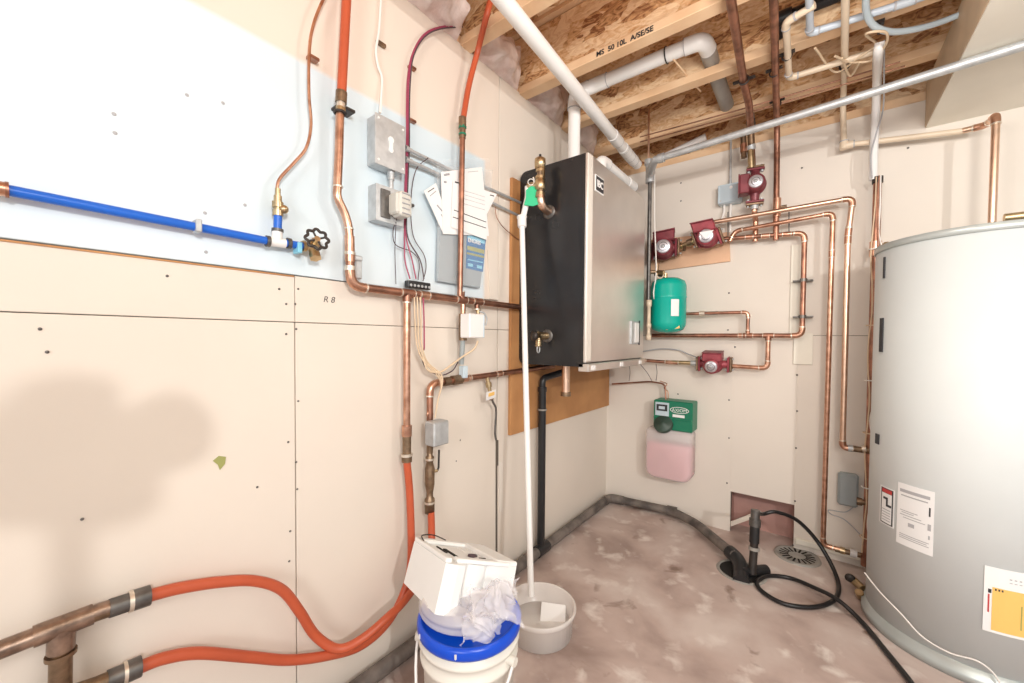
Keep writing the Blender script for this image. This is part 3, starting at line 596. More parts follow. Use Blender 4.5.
# ================================================================== zone valve 1 (upper) and pieces between manifolds
zv = thing('zone_valve', 'white boxed zone valve hanging below the upper manifold', 'valve', L(469, 340, .05))
c = L(472, 326, .085); mb = MB(); mb.box(c, (.055, .085, .098), 'white', ch=.004); hb = mb.build('actuator_box', zv)
MB().box(c+V((.003, .044, 0)), (.05, .008, .094), 'bluebox', ch=.002).build('box_end', zv)
yb = ly(463, 320, .045); mb = MB(); mb.cyl((.045, yb, mz-.02), (.045, yb, mz-.07), .011, 'copper'); mb.cyl((.045, yb, mz-.06), (.045, yb, c.z-.06), .017, 'oldbrass'); mb.build('valve_body', zv)
MB().tube([(.045, yb, c.z-.05), (.045, yb-.008, c.z-.16)], .0105, 'greybox').build('lower_pipe', zv)
lz = L(468, 372, .045).z
mb = MB(); a_ = V((.045, yb-.008, c.z-.155)); mb.obox(a_+V((.012, 0, -.035)), (V((.030, 0, 0)), V((0, .026, 0)), V((0, 0, .05))), 'bluebox', .003); tag(mb.build('sensor_clip'), 'pale grey sensor clipped where wires meet the lower manifold', 'sensor')
vv = thing('air_vent', 'small brass vent with steel lever right of white valve box', 'valve', L(481, 325, .05))
yc = ly(478, 312, .045); mb = MB(); mb.cyl((.045, yc, mz-.02), (.045, yc, mz-.055), .008, 'brass'); hexnut(mb, (.045, yc, mz-.03), (.045, yc, mz-.042), .012, 'brass'); mb.build('valve_body', vv)
MB().tube(smooth([(.05, yc, mz-.045), (.06, yc+.02, mz-.05), (.065, yc+.035, mz-.075), (.062, yc+.03, mz-.105)], 5), .004, 'steel').build('valve_lever', vv)
# lower manifold
p_e = V((o_, ly(430, 384), L(430, 384, o_).z))
lm = pipe('copper_manifold', 'lower copper manifold curving down to the grey boxed valve', [V((o_, p_e.y, L(429, 420, o_).z)), p_e, V((o_, ly(462, 378), L(462, 379, o_).z)), V((o_, -.82, 1.02))], 8, 'copperd', r=.0125, rings=((2, .02), (2, .33)), R=.035)
mb = MB(); hexnut(mb, L(443, 382, o_), L(449, 381, o_), .019, 'oldbrass'); hexnut(mb, L(452, 380.5, o_), L(461, 379, o_), .021, 'oldbrass'); mb.build('union_nut', lm)
# small drain with yellow tag
sd = thing('drain_valve', 'small brass drain valve below the lower manifold', 'valve', L(489, 395, o_))
mb = MB(); a = L(487, 376, o_); b = L(490, 392, .055); mb.tube([a, b], .009, 'brass'); hexnut(mb, a.lerp(b, .4), a.lerp(b, .7), .014, 'brass'); mb.tube([b, b+V((.0, .01, -.035))], .011, 'oldbrass'); mb.build('valve_body', sd)
MB().tube(smooth([b+V((.0, .01, -.03)), b+V((.0, .022, -.05)), L(496, 410, .05), L(495, 432, .045), L(496, 440, .045)], 5), .005, 'dsteel').build('drain_tube', sd)
c = L(491, 395, .075); mb = MB(); e1 = V((.004, .06, .008)); e2 = V((.012, -.012, .038)); mb.obox(c, (e1, e2, e1.cross(e2).normalized()*.002), 'white'); t = mb.build('hang_tag'); tag(t, 'small white and yellow tag tied to the drain valve', 'tag')
mb = MB(); mb.obox(c+V((.003, 0, .004)), (e1*.6, e2*.4, e1.cross(e2).normalized()*.002), 'yellow'); mb.build('tag_print', t)
# zone valve 2
z2 = thing('zone_valve', 'steel grey boxed zone valve above the right orange riser', 'valve', L(434, 500, o_))
yz = p_e.y; c = L(437, 432.5, .085); mb = MB(); mb.box(c, (.055, .075, .09), 'steel', ch=.005); mb.build('actuator_box', z2)
zt = L(429, 417, o_).z; zb = L(431, 512, o_).z
mb = MB(); mb.ring((o_, yz, zt+.01), X1, .012, .005, 'copper', 16, 6)
pr = [(.010, zt), (.013, zt-.02), (.018, zt-.03), (.018, zt-.08), (.0125, zt-.10), (.0125, c.z-.085)]
mb.lathe((o_, yz, 0), Z1, [(r, z) for r, z in pr], 'oldbrass', 16); mb.build('valve_body', z2)
za = c.z-.07; n_ = za-zb
mb = MB(); mb.lathe((o_, yz, za), -Z1, [(.011, 0), (.011, n_*.1), (.016, n_*.12), (.016, n_*.18), (.0125, n_*.2), (.0185, n_*.3), (.0185, n_*.55), (.013, n_*.68), (.013, n_*.75), (.019, n_*.78), (.019, n_), (0, n_)], 'oldbrass', 16)
mb.cyl((o_, yz, za-n_*.14), (o_, yz, za-n_*.17), .0175, 'solder'); mb.cyl((o_, yz, za-n_*.82), (o_, yz, za-n_*.85), .0205, 'solder'); mb.build('ball_valve_body', z2)
mb = MB(); k = V((o_, yz, za-n_*.36)); mb.cyl(k, k+V((.01, .03, 0)), .006, 'brass'); mb.tube([k+V((.01, .03, .0)), k+V((.012, .034, .012)), k+V((.012, .036, .08))], .004, 'iron'); mb.build('valve_lever', z2)
# wiring: strip and cables
tb = thing('terminal_strip', 'black terminal strip on top of the upper manifold', 'terminal strip', L(417, 290, .03))
a = L(405, 279, .03); b = L(430, 286, .03); b.z = a.z-.0
cc = (a+b)/2; cc.z = mz+.034; mb = MB(); mb.box(cc, (.025, .105, .026), 'abs', ch=.003); mb.build('strip_body', tb)
for k in range(6): MB().cyl(cc+V((.010, -.042+k*.017, -.004)), cc+V((.015, -.042+k*.017, -.004)), .005, 'steel', 10).build('screw_head', tb)
for k, (m_, dx) in enumerate((('beigewire', 0), ('beigewire', 3), ('yellowwire' if 0 else 'beigewire', 6), ('pinkwire', 9))):
    pts = [L(414+dx, 292, .05), L(415+dx, 320, .06), L(417+dx*.8, 345, .06), L(424+dx*.6, 362, .06), L(436+dx*.8, 374, .065+.004*k), L(441+dx*.2, 384, .07+.004*k), L(438, 400, .075), L(435, 418, .08)]
    if k == 3: pts = pts[:3]+[L(424, 350, .05)]
    wire('control_cable', ['beige control cable, leftmost strand below the terminal strip', 'beige control cable, second strand from left below the terminal strip', 'beige control cable, third strand below the terminal strip', 'short magenta wire below the terminal strip'][k], pts, 2, m_, 'cable', r=.0028)
wire('control_cable', 'beige cable looping from the white valve box to the wire bundle', [L(478, 341, .085), L(474, 349, .085), L(462, 357, .075), L(450, 366, .07), L(440, 372, .07), L(428, 370, .065), L(423, 357, .06)], 2.5, 'beigewire', 'cable', r=.004)
wire('control_cable', 'dark cable looping between beige strands above the lower manifold', [L(420, 352, .055), L(426, 368, .06), L(440, 375, .065), L(452, 371, .06), L(458, 362, .05)], 2, 'darkwire', 'cable', r=.0025)
# magenta wires from joists to the terminal strip
ro = [(462, 26), (440, 28), (424, 36), (413, 55), (409, 80), (408, 110), (408, 140), (407, 170), (406, 200), (406, 235)]
for k in range(3):
    pts = [L(x+(k-1)*(1.4 if y > 60 else .7), y+(k-1)*.9, .02+.004*k) for x, y in ro]+[L([405, 412, 420][k], 260, .03), L([410, 416, 424][k], 279, .035)]
    wire('thermostat_wire', ['magenta wire down the pale blue wall, leftmost of three', 'magenta wire down the pale blue wall, middle of three', 'dark magenta wire down the pale blue wall, rightmost of three'][k], pts, 2, 'pinkwire' if k < 2 else 'darkwire', 'wire', r=.0025)
wire('thermostat_wire', 'dark wire looping out of the open transformer box', [L(397, 218, .05), L(393, 232, .03), L(396, 245, .02), L(412, 252, .02), L(419, 262, .025), L(418, 280, .035)], 1.5, 'darkwire', r=.0018)
wire('thermostat_wire', 'thin grey wire hanging straight down left of terminal strip', [L(396, 222, .05), L(395, 250, .01), L(396, 284, .02)], 1.2, 'darkwire', r=.0013)
wire('thermostat_wire', 'dark wire curving from the conduit to the right of terminal strip', [L(428, 158, .03), L(416, 170, .025), L(411, 200, .025), L(413, 235, .02), L(424, 255, .02), L(426, 268, .025), L(423, 281, .035)], 1.5, 'darkwire', r=.0018)
for (x, y, lb) in ((411, 68, 'copper cable clip highest on the magenta wires'), (411, 121, 'copper cable clip on magenta wires beside the upper junction box'), (409, 205, 'dark cable clip on magenta wires beside the open transformer box')):
    c = L(x+1, y, .009); mb = MB(); mb.box(c, (.018, .03, .010), 'copperd' if y < 200 else 'dsteel', ch=.002); tag(mb.build('cable_clip'), lb, 'clip')
# ================================================================== electrical boxes, left wall
c = L(377, 130, 0); c = V((.0, (L(365, 130).y+L(391, 130).y)/2, 0)); bz0 = L(364, 152).z; bz1 = L(366, 112).z
A0 = L(376, 163, .05); A1 = L(375, 113, .05); A2 = L(404, 130, .05)
cy0 = A1.y; cy1 = A2.y; cz1 = A1.z; cz0 = A0.z
jb = thing('junction_box', 'galvanised square junction box with cover plate on pale blue wall', 'junction box', (0, (cy0+cy1)/2, cz0))
cc = V((.026, (cy0+cy1)/2, (cz0+cz1)/2)); wy = cy1-cy0; hz_ = cz1-cz0
MB().box(cc, (.05, wy, hz_), 'steel', ch=.004).build('box_body', jb)
mb = MB(); mb.box(cc+V((.027, 0, 0)), (.004, wy+.004, hz_+.004), 'steel', ch=.001); cv = mb.build('cover_plate', jb)
mb = MB(); mb.box(cc+V((.030, 0, -.003)), (.003, .014, .034), 'white'); mb.cyl(cc+V((.028, 0, .014)), cc+V((.032, 0, .014)), .011, 'white', 14); mb.cyl(cc+V((.028, 0, -.02)), cc+V((.032, 0, -.02)), .009, 'white', 14); mb.build('cutout', cv)
for a in (-1, 1):
    for b in (-1, 1): MB().cyl(cc+V((.028, a*wy*.42, b*hz_*.42)), cc+V((.032, a*wy*.42, b*hz_*.42)), .004, 'white', 10).build('cover_screw', cv)
# transformer box below
B0 = L(377, 219, .05); B1 = L(377, 183, .05); B2 = L(403, 190, .05)
c2 = V((.022, (B1.y+B2.y)/2, (B0.z+B1.z)/2)); w2 = B2.y-B1.y; h2_ = B1.z-B0.z
tr = thing('transformer_box', 'open galvanised box holding a white transformer', 'electrical box', (0, c2.y, B0.z))
mb = MB()
for s_ in (-1, 1): mb.box(c2+V((0, s_*w2/2, 0)), (.044, .003, h2_), 'steel'); mb.box(c2+V((0, 0, s_*h2_/2)), (.044, w2, .003), 'steel')
mb.box((.003, c2.y, c2.z), (.004, w2, h2_), 'steel'); mb.build('box_body', tr)
mb = MB(); mb.box(c2+V((.024, -.0, 0)), (.003, w2*1.03, h2_*1.02), 'steel'); mb.box(c2+V((.028, -w2*.18, .0)), (.006, w2*.35, h2_*.8), 'dsteel', ch=.002); mb.build('face_plate', tr)
mb = MB(); k = c2+V((.052, w2*.22, 0)); mb.box(k, (.05, w2*.62, h2_*.60), 'cpvcgrey', ch=.006); mb.box(k+V((.005, 0, 0)), (.052, w2*.40, h2_*.70), 'cpvcgrey', ch=.006)
for q in range(5): mb.box(k+V((.032, 0, -h2_*.28+q*h2_*.14)), (.006, w2*.3, .003), 'greyink')
mb.build('transformer', tr)
# conduits
def conduit(name, label, pts, r=.0085, m='steel', nut=True, R=.05):
    t = thing(name, label, 'conduit', V(pts[0])); P, _ = fillet(pts, R); MB().tube(P, r, m).build('conduit_run', t)
    if nut:
        a = V(pts[0]); d = (V(pts[1])-a).normalized(); mb = MB(); hexnut(mb, a, a+d*.012, r*1.7, m); mb.cyl(a+d*.012, a+d*.03, r*1.35, m); mb.build('connector', t)
    return t
yk = L(391, 172, .03).y
conduit('conduit', 'short upright steel conduit between the junction box and the transformer box', [V((.03, yk, cz0+.001)), V((.03, yk, B1.z-.001))])
conduit('conduit', 'upper thin steel conduit from the junction box passing behind the papers', [L(405, 148, .03), L(432, 161, .02), L(470, 180, .02), L(521, 203, .02)], r=.0065)
conduit('conduit', 'lower thin steel conduit from the junction box passing behind the papers', [L(405, 159, .03), L(432, 171, .02), L(470, 192, .02), L(521, 217, .02)], r=.0065)
wire('cable', 'thin dark wire arcing from the papers to the plywood edge', [L(495, 207, .02), L(497, 218, .02), L(505, 229, .02), L(519, 240, .025)], 1.2, 'copperd', r=.002)
wc = thing('cable', 'white cable running down the cream wall into the junction box top', 'cable', L(380, 110, .02))
MB().tube(smooth([L(384, -30, .012), L(381, 0, .012), L(379, 30, .012), L(376, 50, .012), L(378, 66, .014), L(382, 78, .012), L(381, 100, .018), L(380, 113, .025)], 6), .0042, 'whitewire').build('cable_run', wc)
mb = MB(); c = L(381, 44, .008); mb.box(c, (.014, .035, .012), 'oldbrass', ch=.002); mb.build('cable_clip', wc)
# ================================================================== papers and holder
ho = thing('document_holder', 'clear plastic document pouch with grey manual pinned to the wall', 'document holder', L(457, 285, .01))
def lslab(name, px, off, th, m, par=None, label=None, cat='paper'):
    mb = MB(); slab(mb, px, L, off, th, m, (1, 0, 0)); o = mb.build(name, par)
    return tag(o, label, cat if par is None else None) if label else o
lslab('manual', [(440, 226), (486, 240), (480, 288), (438, 281)], .022, .016, 'holder', ho)
lb = lslab('manual_label', [(467, 232), (486, 238), (483, 272), (466, 268)], .0235, .001, 'labelblue', ho)
d_ = .0245
def strip(px, m, par, off=d_): mb = MB(); slab(mb, px, L, off, .0006, m, (1, 0, 0)); return mb.build('label_print', par)
strip([(468, 233), (485, 239), (484.6, 244), (467.6, 238.5)], 'labellight', lb)
strip([(467.5, 245.5), (484.5, 250), (484.2, 254), (467.2, 249.5)], 'olive', lb); strip([(467, 252), (484, 256), (483.8, 258), (466.8, 254)], 'olive', lb)
strip([(468, 259), (483, 262), (483, 263), (468, 260)], 'labellight', lb); strip([(468, 263), (473, 264), (473, 267), (468, 266)], 'labellight', lb); strip([(477, 265), (482, 266), (482, 269), (477, 268)], 'labellight', lb)
pa_ = L(468.5, 240, d_+.001)
text('ENGRIS', .024, L(468, 241.5, d_+.0008), (L(484, 244, d_)-L(468, 239.5, d_)), Z1, 'paper', 'label_print', lb, bold=.02)
mb = MB(); mb.prism([L(x, y, .028) for x, y in ((437, 165), (493, 170), (489, 205), (482, 287), (437, 280))], (-.001, 0, 0), 'film'); mb.build('clear_pouch', ho)
fl_ = crumple('pouch_flap', None, (L(430, 160, .02), L(490, 158, .03), L(493, 196, .03), L(435, 185, .03)), 'film', amp=.008, seed=3); fl_.parent = ho; fl_.location = fl_.location-ho.location
papers = [('paper sheet leaning left out of the clear document pouch', [(424, 191), (436, 183), (450, 225), (443, 233)], .031, 'small sketch'),
          ('large paper sheet behind, its top edge highest in the pouch', [(441, 172), (482, 167), (489, 236), (443, 234)], .034, ''),
          ('front paper sheet tilted right with two ruled dark lines', [(453, 180), (497, 194), (486, 216), (487, 240), (451, 227)], .039, 'lines')]
for i, (lb_, px, of, k) in enumerate(papers):
    o = lslab('paper_sheet', px, of, .0012, 'paper', None, lb_, 'paper')
    def ln(a, b, w=.0015, m='ink'):
        pa, pb_ = L(*a, of+.0008), L(*b, of+.0008); mb = MB(); mb.tube([pa, pb_], w, m, 6); return mb.build('printed_line', o)
    if i == 0:
        ln((428, 192), (434, 188)); ln((430, 196), (436, 191), m='greyink'); ln((437, 205), (442, 211), .003, 'greyink'); ln((441, 214), (443, 218), m='greyink')
    if i == 1:
        ln((444, 175), (449, 174), .004, 'greyink'); ln((444, 182), (446, 182), .004, 'greyink'); ln((468, 172), (478, 171), .001, 'greyink')
    if i == 2:
        ln((454, 210), (486, 222)); ln((453, 217), (486, 228)); ln((455, 182), (459, 183), .003); ln((490, 195), (494, 196), .002)
        for yy in (190, 194, 198, 203): ln((462, yy), (485, yy+7), .0007, 'greyink')
# ================================================================== black standpipe and floor drain pipes
ym = L(541.5, 480, .05).y
ap = thing('drain_standpipe', 'black plastic drain pipe rising to an elbow under the boiler', 'pipe', (.05, ym, .03))
ra = .021
zt = L(541, 388, .05).z; topx = L(561, 374, .06)
MB().tube([(.05, ym, .05), (.05, ym, zt)], ra, 'abs', 16).build('pipe_run', ap)
mb = MB(); P, _ = fillet([V((.05, ym, zt-.01)), V((.05, ym, zt+.05)), V((.10, topx.y, topx.z+.02))], .06, 8); mb.tube(P, ra*.86, 'abs', 16); mb.cyl((.05, ym, zt-.02), (.05, ym, zt+.004), ra*1.15, 'abs', 16); mb.build('elbow', ap)
mb = MB(); mb.cyl((.05, ym, L(541, 409, .05).z), (.05, ym, L(541, 409, .05).z-.008), ra*1.2, 'greypvc', 16); mb.build('coupling', ap)
fz = .035
fp = thing('floor_drain_pipe', 'dusty black drain pipe along the floor round the corner to the sump', 'pipe', (.06, -.5, 0))
sp_ = Z(743, 560, .05)
path = [V((.05, -3.2, .045)), V((.05, -.045-.02, .045)), V((.10, -.05, .04)), V((.56, -.06, .04)), V((.66, -.08, .05)), sp_]
path = [V((.055, -3.4, fz)), V((.055, -.055, fz)), Z(672, 511, .04), Z(697, 524, .045), Z(735, 556, .06)]
P, cor = fillet(path, .05); MB().tube(P, .026, 'absdust', 16).build('pipe_run', fp)
def coll(c, d, r, w, m, name, par): d = V(d).normalized(); c = V(c); mb = MB(); mb.cyl(c-d*w, c+d*w, r, m, 16); return mb.build(name, par)
coll((.055, ym, fz), (0, 1, 0), .031, .05, 'abs', 'tee', fp); coll((.055, -1.05, fz), (0, 1, 0), .031, .03, 'absdust', 'coupling', fp)
mb = MB(); mb.tube([(.055, -.14, fz)]+[v for v in cor[0]]+[cor[0][-1]+(path[2]-path[1]).normalized()*.05], .030, 'absdust', 16); mb.build('elbow', fp)
coll(path[2], path[2]-path[1], .031, .03, 'absdust', 'coupling', fp)
c = Z(673, 506, .06); coll(c, (0, 0, 1), .010, .02, 'greypvc', 'clamp', fp)
# sump hole, black fitting and standpipe with hose
su = Z(741, 572, .0)
sm = MB(); 
sm.lathe((su.x, su.y, .001), Z1, [(0, .0005), (.098, .0005), (.10, .0), ], 'darkhole', 32); sm.lathe((su.x, su.y, .001), Z1, [(.096, 0), (.098, .005), (.108, .005), (.112, 0)], 'greypvc', 32); tag(sm.build('sump_opening'), 'round dark sump opening in the floor beneath the black drain fitting', 'drain')
b0 = Z(742, 574, .03); 
s0 = B(755, 512, .02)
st = thing('sump_standpipe', 'black drain fitting and upright pipe in front of the pink wall opening', 'pipe', (b0.x, b0.y, .002))
s_b = Z(752, 574, .02); s_m = K(754, 548, (s_b-CAM).dot(FW)+.02); s_t = K(755, 522, (s_b-CAM).dot(FW)+.03)
MB().tube([s_b, s_m, s_t], .018, 'iron', 14).build('pipe_run', st)
mb = MB(); P, _ = fillet([path[-1]+(path[-2]-path[-1]).normalized()*.05, path[-1]+(s_b-path[-1])*.3, Z(741, 578, .01)], .04); mb.tube(P, .034, 'abs', 16); mb.cyl(Z(741, 566, .03), Z(741, 582, .004), .036, 'abs', 16); mb.tube([Z(741, 572, .03), Z(766, 570, .012)], .026, 'abs', 14); mb.build('wye_fitting', st)
d = (s_t-s_m).normalized(); mb = MB(); mb.cyl(s_t-d*.02, s_t+d*.015, .026, 'dsteel', 14); mb.cyl(s_t+d*.015, s_t+d*.06, .020, 'dsteel', 14); mb.cyl(s_t-d*.10, s_t-d*.02, .022, 'abs', 14); mb.cyl(s_m-d*.01, s_m+d*.005, .024, 'greypvc', 14); mb.build('hose_adaptor', st)
hs = [s_t+d*.045, B(763, 514, .30), B(776, 512, .26), B(798, 521, .18), B(820, 545, .16), Z(837, 578, .02), Z(836, 598, .014), Z(815, 607, .012), Z(785, 604, .012), Z(763, 592, .012), Z(757, 582, .012), Z(768, 576, .012), Z(790, 578, .012), Z(815, 588, .028), Z(838, 600, .045), Z(862, 622, .014), Z(885, 650, .012), Z(912, 684, .012), Z(950, 740, .012)]
tag(MB().tube(smooth(hs, 8), .0095, 'hose').build('hose'), 'black rubber hose looping over the floor beside the sump', 'hose')
# floor drain grate
g = Z(797, 556.5, 0); gr = thing('floor_drain_cover', 'round slotted floor drain cover by the pink wall opening', 'drain cover', g)
mb = MB(); mb.lathe(g, Z1, [(0, .006), (.088, .006), (.092, .009), (.102, .009), (.106, 0)], 'greypvc', 36); mb.build('cover_disc', gr)
mb = MB()
for k in range(18):
    a = 2*PI*k/18; dr = V((math.cos(a), math.sin(a), 0)); mb.obox(g+dr*.060+Z1*.0068, (dr*.042, dr.cross(Z1)*.009, Z1*.0015), 'darkhole')
mb.build('slots', gr)
# ================================================================== tub, bucket and packaging
tc = Z(540, 603, .11); tc = V((tc.x, tc.y, 0)); tb_ = thing('plastic_tub', 'round frosted plastic tub on the floor under the white discharge pipe', 'tub', tc)
MB().lathe(tc, Z1, [(0, .002), (.126, .002), (.130, .006), (.136, .085), (.141, .087), (.144, .100), (.144, .108), (.138, .110), (.134, .106), (.131, .085), (.124, .012), (0, .010)], 'frosted', 40).build('tub_body', tb_)
tag(MB().lathe(tc+Z1*.0115, Z1, [(0, .022), (.1235, .022), (.1225, .0)], 'frosted', 40).build('standing_water'), 'shallow water standing in the frosted tub', 'water')
c = Z(553, 615, .04); mb = MB(); e1 = V((.088, .050, -.004)); e2 = V((-.045, .078, .034)); mb.obox(c+V((0, 0, .0)), (e1, e2-e1*(e2.dot(e1)/e1.length_squared), e1.cross(e2).normalized()*.008), 'paper', .002); tag(mb.build('paper_packet'), 'pale folded paper packet lying in the frosted tub', 'paper')
bc = V((.432, -1.895, 0)); bk = thing('bucket', 'white plastic pail with bright blue snap lid', 'bucket', bc)
BS = .93
MB().lathe(bc, Z1, [(r*BS, h) for r, h in [(0, .001), (.125, .001), (.130, .006), (.141, .27), (.151, .275), (.151, .285), (.143, .288), (.144, .315), (.155, .318), (.155, .328), (.146, .330), (.148, .365), (.140, .366), (.128, .02), (0, .015)]], 'bucket', 48).build('pail_body', bk)
MB().lathe(bc, Z1, [(r*BS, h) for r, h in [(.150, .350), (.158, .350), (.160, .356), (.160, .372), (.154, .381), (.147, .381), (.143, .372), (.136, .369), (0, .369)]], 'bluelid', 48).build('lid', bk)
hp = []
for k in range(21):
    a = math.radians(-160+140*k/20) if False else math.radians(-145+k*(150/20)); hp.append(bc+V((math.cos(a)*.152, math.sin(a)*.152, .30-.19*math.sin(PI*k/20))))
MB().tube(hp, .004, 'white').build('handle', bk)
for a in (-145, 5): a = math.radians(a); dv_ = V((math.cos(a), math.sin(a), 0)); MB().cyl(bc+dv_*.132+Z1*.30, bc+dv_*.158+Z1*.30, .012, 'bucket', 12).build('handle_boss', bk)
for a in (-110, -60): 
    a = math.radians(a); dv_ = V((math.cos(a), math.sin(a), 0)); MB().box(bc+dv_*.1495+Z1*.365, (.004, .004, .012), 'white').build('lid_tab', bk)
lid = thing('clear_lid_dome', 'frosted clear tray lying upside down on the blue bucket lid', 'tray', bc+Z1*.37)
lc = bc+V((-.034, .024, .3815)); MB().lathe(lc, Z1, [(.140, 0), (.142, .004), (.138, .008), (.138, .018), (.141, .021), (.137, .026), (.130, .042), (.112, .050), (0, .052)], 'frosted', 40).build('tray_body', lid)
# foam block
def CP(px, py, dp): return K(px, py, dp)
F0 = K(446, 563, 1.10)
u = (K(522, 563, 1.23)-F0); v = (K(407, 533, 1.30)-F0); w = (K(434, 615.5, 1.06)-F0)
w = w.normalized(); u = (u-w*u.dot(w)); v = (v-w*v.dot(w)-u*(v.dot(u)/u.length_squared)); ul, vl, wl_ = u.length, v.length*1.0, .125
u = u.normalized(); v = v.normalized()
def blk(a, b, c): return F0+u*a+v*b+w*c
fb = thing('foam_packing', 'white moulded foam packing block perched tilted on the bucket', 'packing foam', blk(ul/2, vl/2, wl_))
mb = MB()
def fpr(poly, w0, w1, m='foam'):  # polygon in (u,v), extruded along w
    mb.prism([blk(a, b, w0) for a, b in poly], w*(w1-w0), m)
# outline with three rounded lobes on the front
pl = [(0, 0)]
def lobe(a0, a1, dep, n=8): return [((a0+a1)/2-(a1-a0)/2*math.cos(PI*k/n), -dep*math.sin(PI*k/n)) for k in range(n+1)]
A_ = ul*.27; B_ = ul*.56
fpr([(0, 0), (A_*.15, -.008), (A_*.5, -.013), (A_*.85, -.008), (A_, .002), (A_, vl), (0, vl)], .0, wl_)
fpr([(A_*.98, .025)]+[(x, y+.022) for x, y in lobe(A_, B_, .014)]+[(B_, vl), (A_*.98, vl)], .001, wl_*.78)
fpr([(B_*.99, .03), (B_+.006, .018), (ul*.98, .018), (ul, .03), (ul, vl), (B_*.99, vl)], -.001, wl_*.60)
mb.build('foam_body', fb)
mb = MB(); 
# raised rear wall and recess floor
mb.obox(blk(ul*.5, vl*.97, -.006), (u*ul*.98, v*vl*.12, w*.012), 'foam', .004); mb.obox(blk(.010, vl*.5, -.006), (u*.020, v*vl*.98, w*.012), 'foam', .003); mb.obox(blk(ul*.84, vl*.5, -.007), (u*ul*.30, v*vl*.86, w*.016), 'foam', .004); mb.obox(blk(ul*.5, .022, -.006), (u*ul*.70, v*.030, w*.012), 'foam', .004)
mb.build('foam_rim', fb)
mb = MB(); mb.obox(blk(ul*.28, vl*.46, -.0015), (u*.010, v*vl*.42, w*.003), 'darkhole'); mb.obox(blk(ul*.22, vl*.62, -.0015), (u*.006, v*vl*.30, w*.003), 'darkhole')
mb.ring(blk(ul*.55, vl*.42, -.003), w, .016, .004, 'darkwire', 14, 6, .6); mb.obox(blk(ul*.66, vl*.34, -.002), (u*.03, v*.005, w*.003), 'darkhole'); mb.build('slots', fb)
tag(MB().tube(smooth([blk(.01, vl*.80, -.012), blk(.02, vl*.98, -.02), blk(.07, vl*1.05, -.022), blk(.11, vl*.98, -.014)], 5), .002, 'iron').build('wire_scrap'), 'short black wire arching over the back of the foam packing', 'wire')
# crumpled clear bag hanging over the lid
bag_pts = []
crumple('plastic_bag', 'crumpled clear plastic bag hanging from the foam over the blue lid', (K(466, 592, 1.06), K(518, 580, 1.14), K(514, 618, 1.06), K(460, 650, .97)), 'bag', n=44, amp=.045, seed=21, sag=(.02, -.03, .035), cat='bag')
crumple('plastic_bag', 'second fold of crumpled clear plastic lying beneath the foam on the lid', (K(440, 600, 1.12), K(500, 592, 1.15), K(505, 630, 1.08), K(470, 638, 1.04)), 'bag', n=36, amp=.022, seed=31, sag=(.01, -.02, .02), cat='bag')
# ================================================================== BACK WALL PIPEWORK
ob = .07
def bv(px, py, o): return B(px, py, o)
# expansion tank
c = B(668, 306, .17); rT = .106
ex = thing('expansion_tank', 'teal expansion tank hanging beside the boiler', 'tank', (c.x, c.y, B(668, 334, .17).z))
zb_ = B(668, 333, .17).z; zt_ = B(668, 278, .17).z; H = zt_-zb_
MB().lathe((c.x, c.y, zb_), Z1, [(0, 0), (rT*.5, .004), (rT*.85, .02), (rT*.98, .045), (rT, .06), (rT, H*.62), (rT*1.015, H*.63), (rT*1.015, H*.65), (rT, H*.66), (rT*.99, H*.85), (rT*.9, H*.93), (rT*.6, H*.985), (0, H)], 'teal', 36).build('tank_shell', ex)
mb = MB(); n_ = 8; a0 = -PI/2+.45; pv = []
for k in range(n_+1):
    a = a0+k*.055; pv.append((math.cos(a), math.sin(a)))
for k in range(n_):
    mb.prism([(c.x+pv[k][0]*(rT+.001), c.y+pv[k][1]*(rT+.001), zb_+.10), (c.x+pv[k+1][0]*(rT+.001), c.y+pv[k+1][1]*(rT+.001), zb_+.10), (c.x+pv[k+1][0]*(rT+.001), c.y+pv[k+1][1]*(rT+.001), zb_+.20), (c.x+pv[k][0]*(rT+.001), c.y+pv[k][1]*(rT+.001), zb_+.20)], (0, -.0012, 0), 'paper')
mb.build('label', ex)
MB().obox((c.x+.05, c.y-.072, zb_+.035), (V((.07, .03, .01)), V((0, .002, 0)), V((-.003, 0, .025))), 'yellow').build('sticker', ex)
mb = MB(); nk = V((c.x-.02, c.y, zb_+H)); mb.cyl(nk-Z1*.01, nk+Z1*.03, .014, 'brass'); nk.x -= 0; mb.cyl(nk+Z1*.02, nk+V((-.05, 0, .03)), .014, 'oldbrass'); mb.cyl(nk+V((-.05, 0, .02)), nk+V((-.05, 0, .05)), .018, 'oldbrass'); mb.build('tank_fitting', ex)
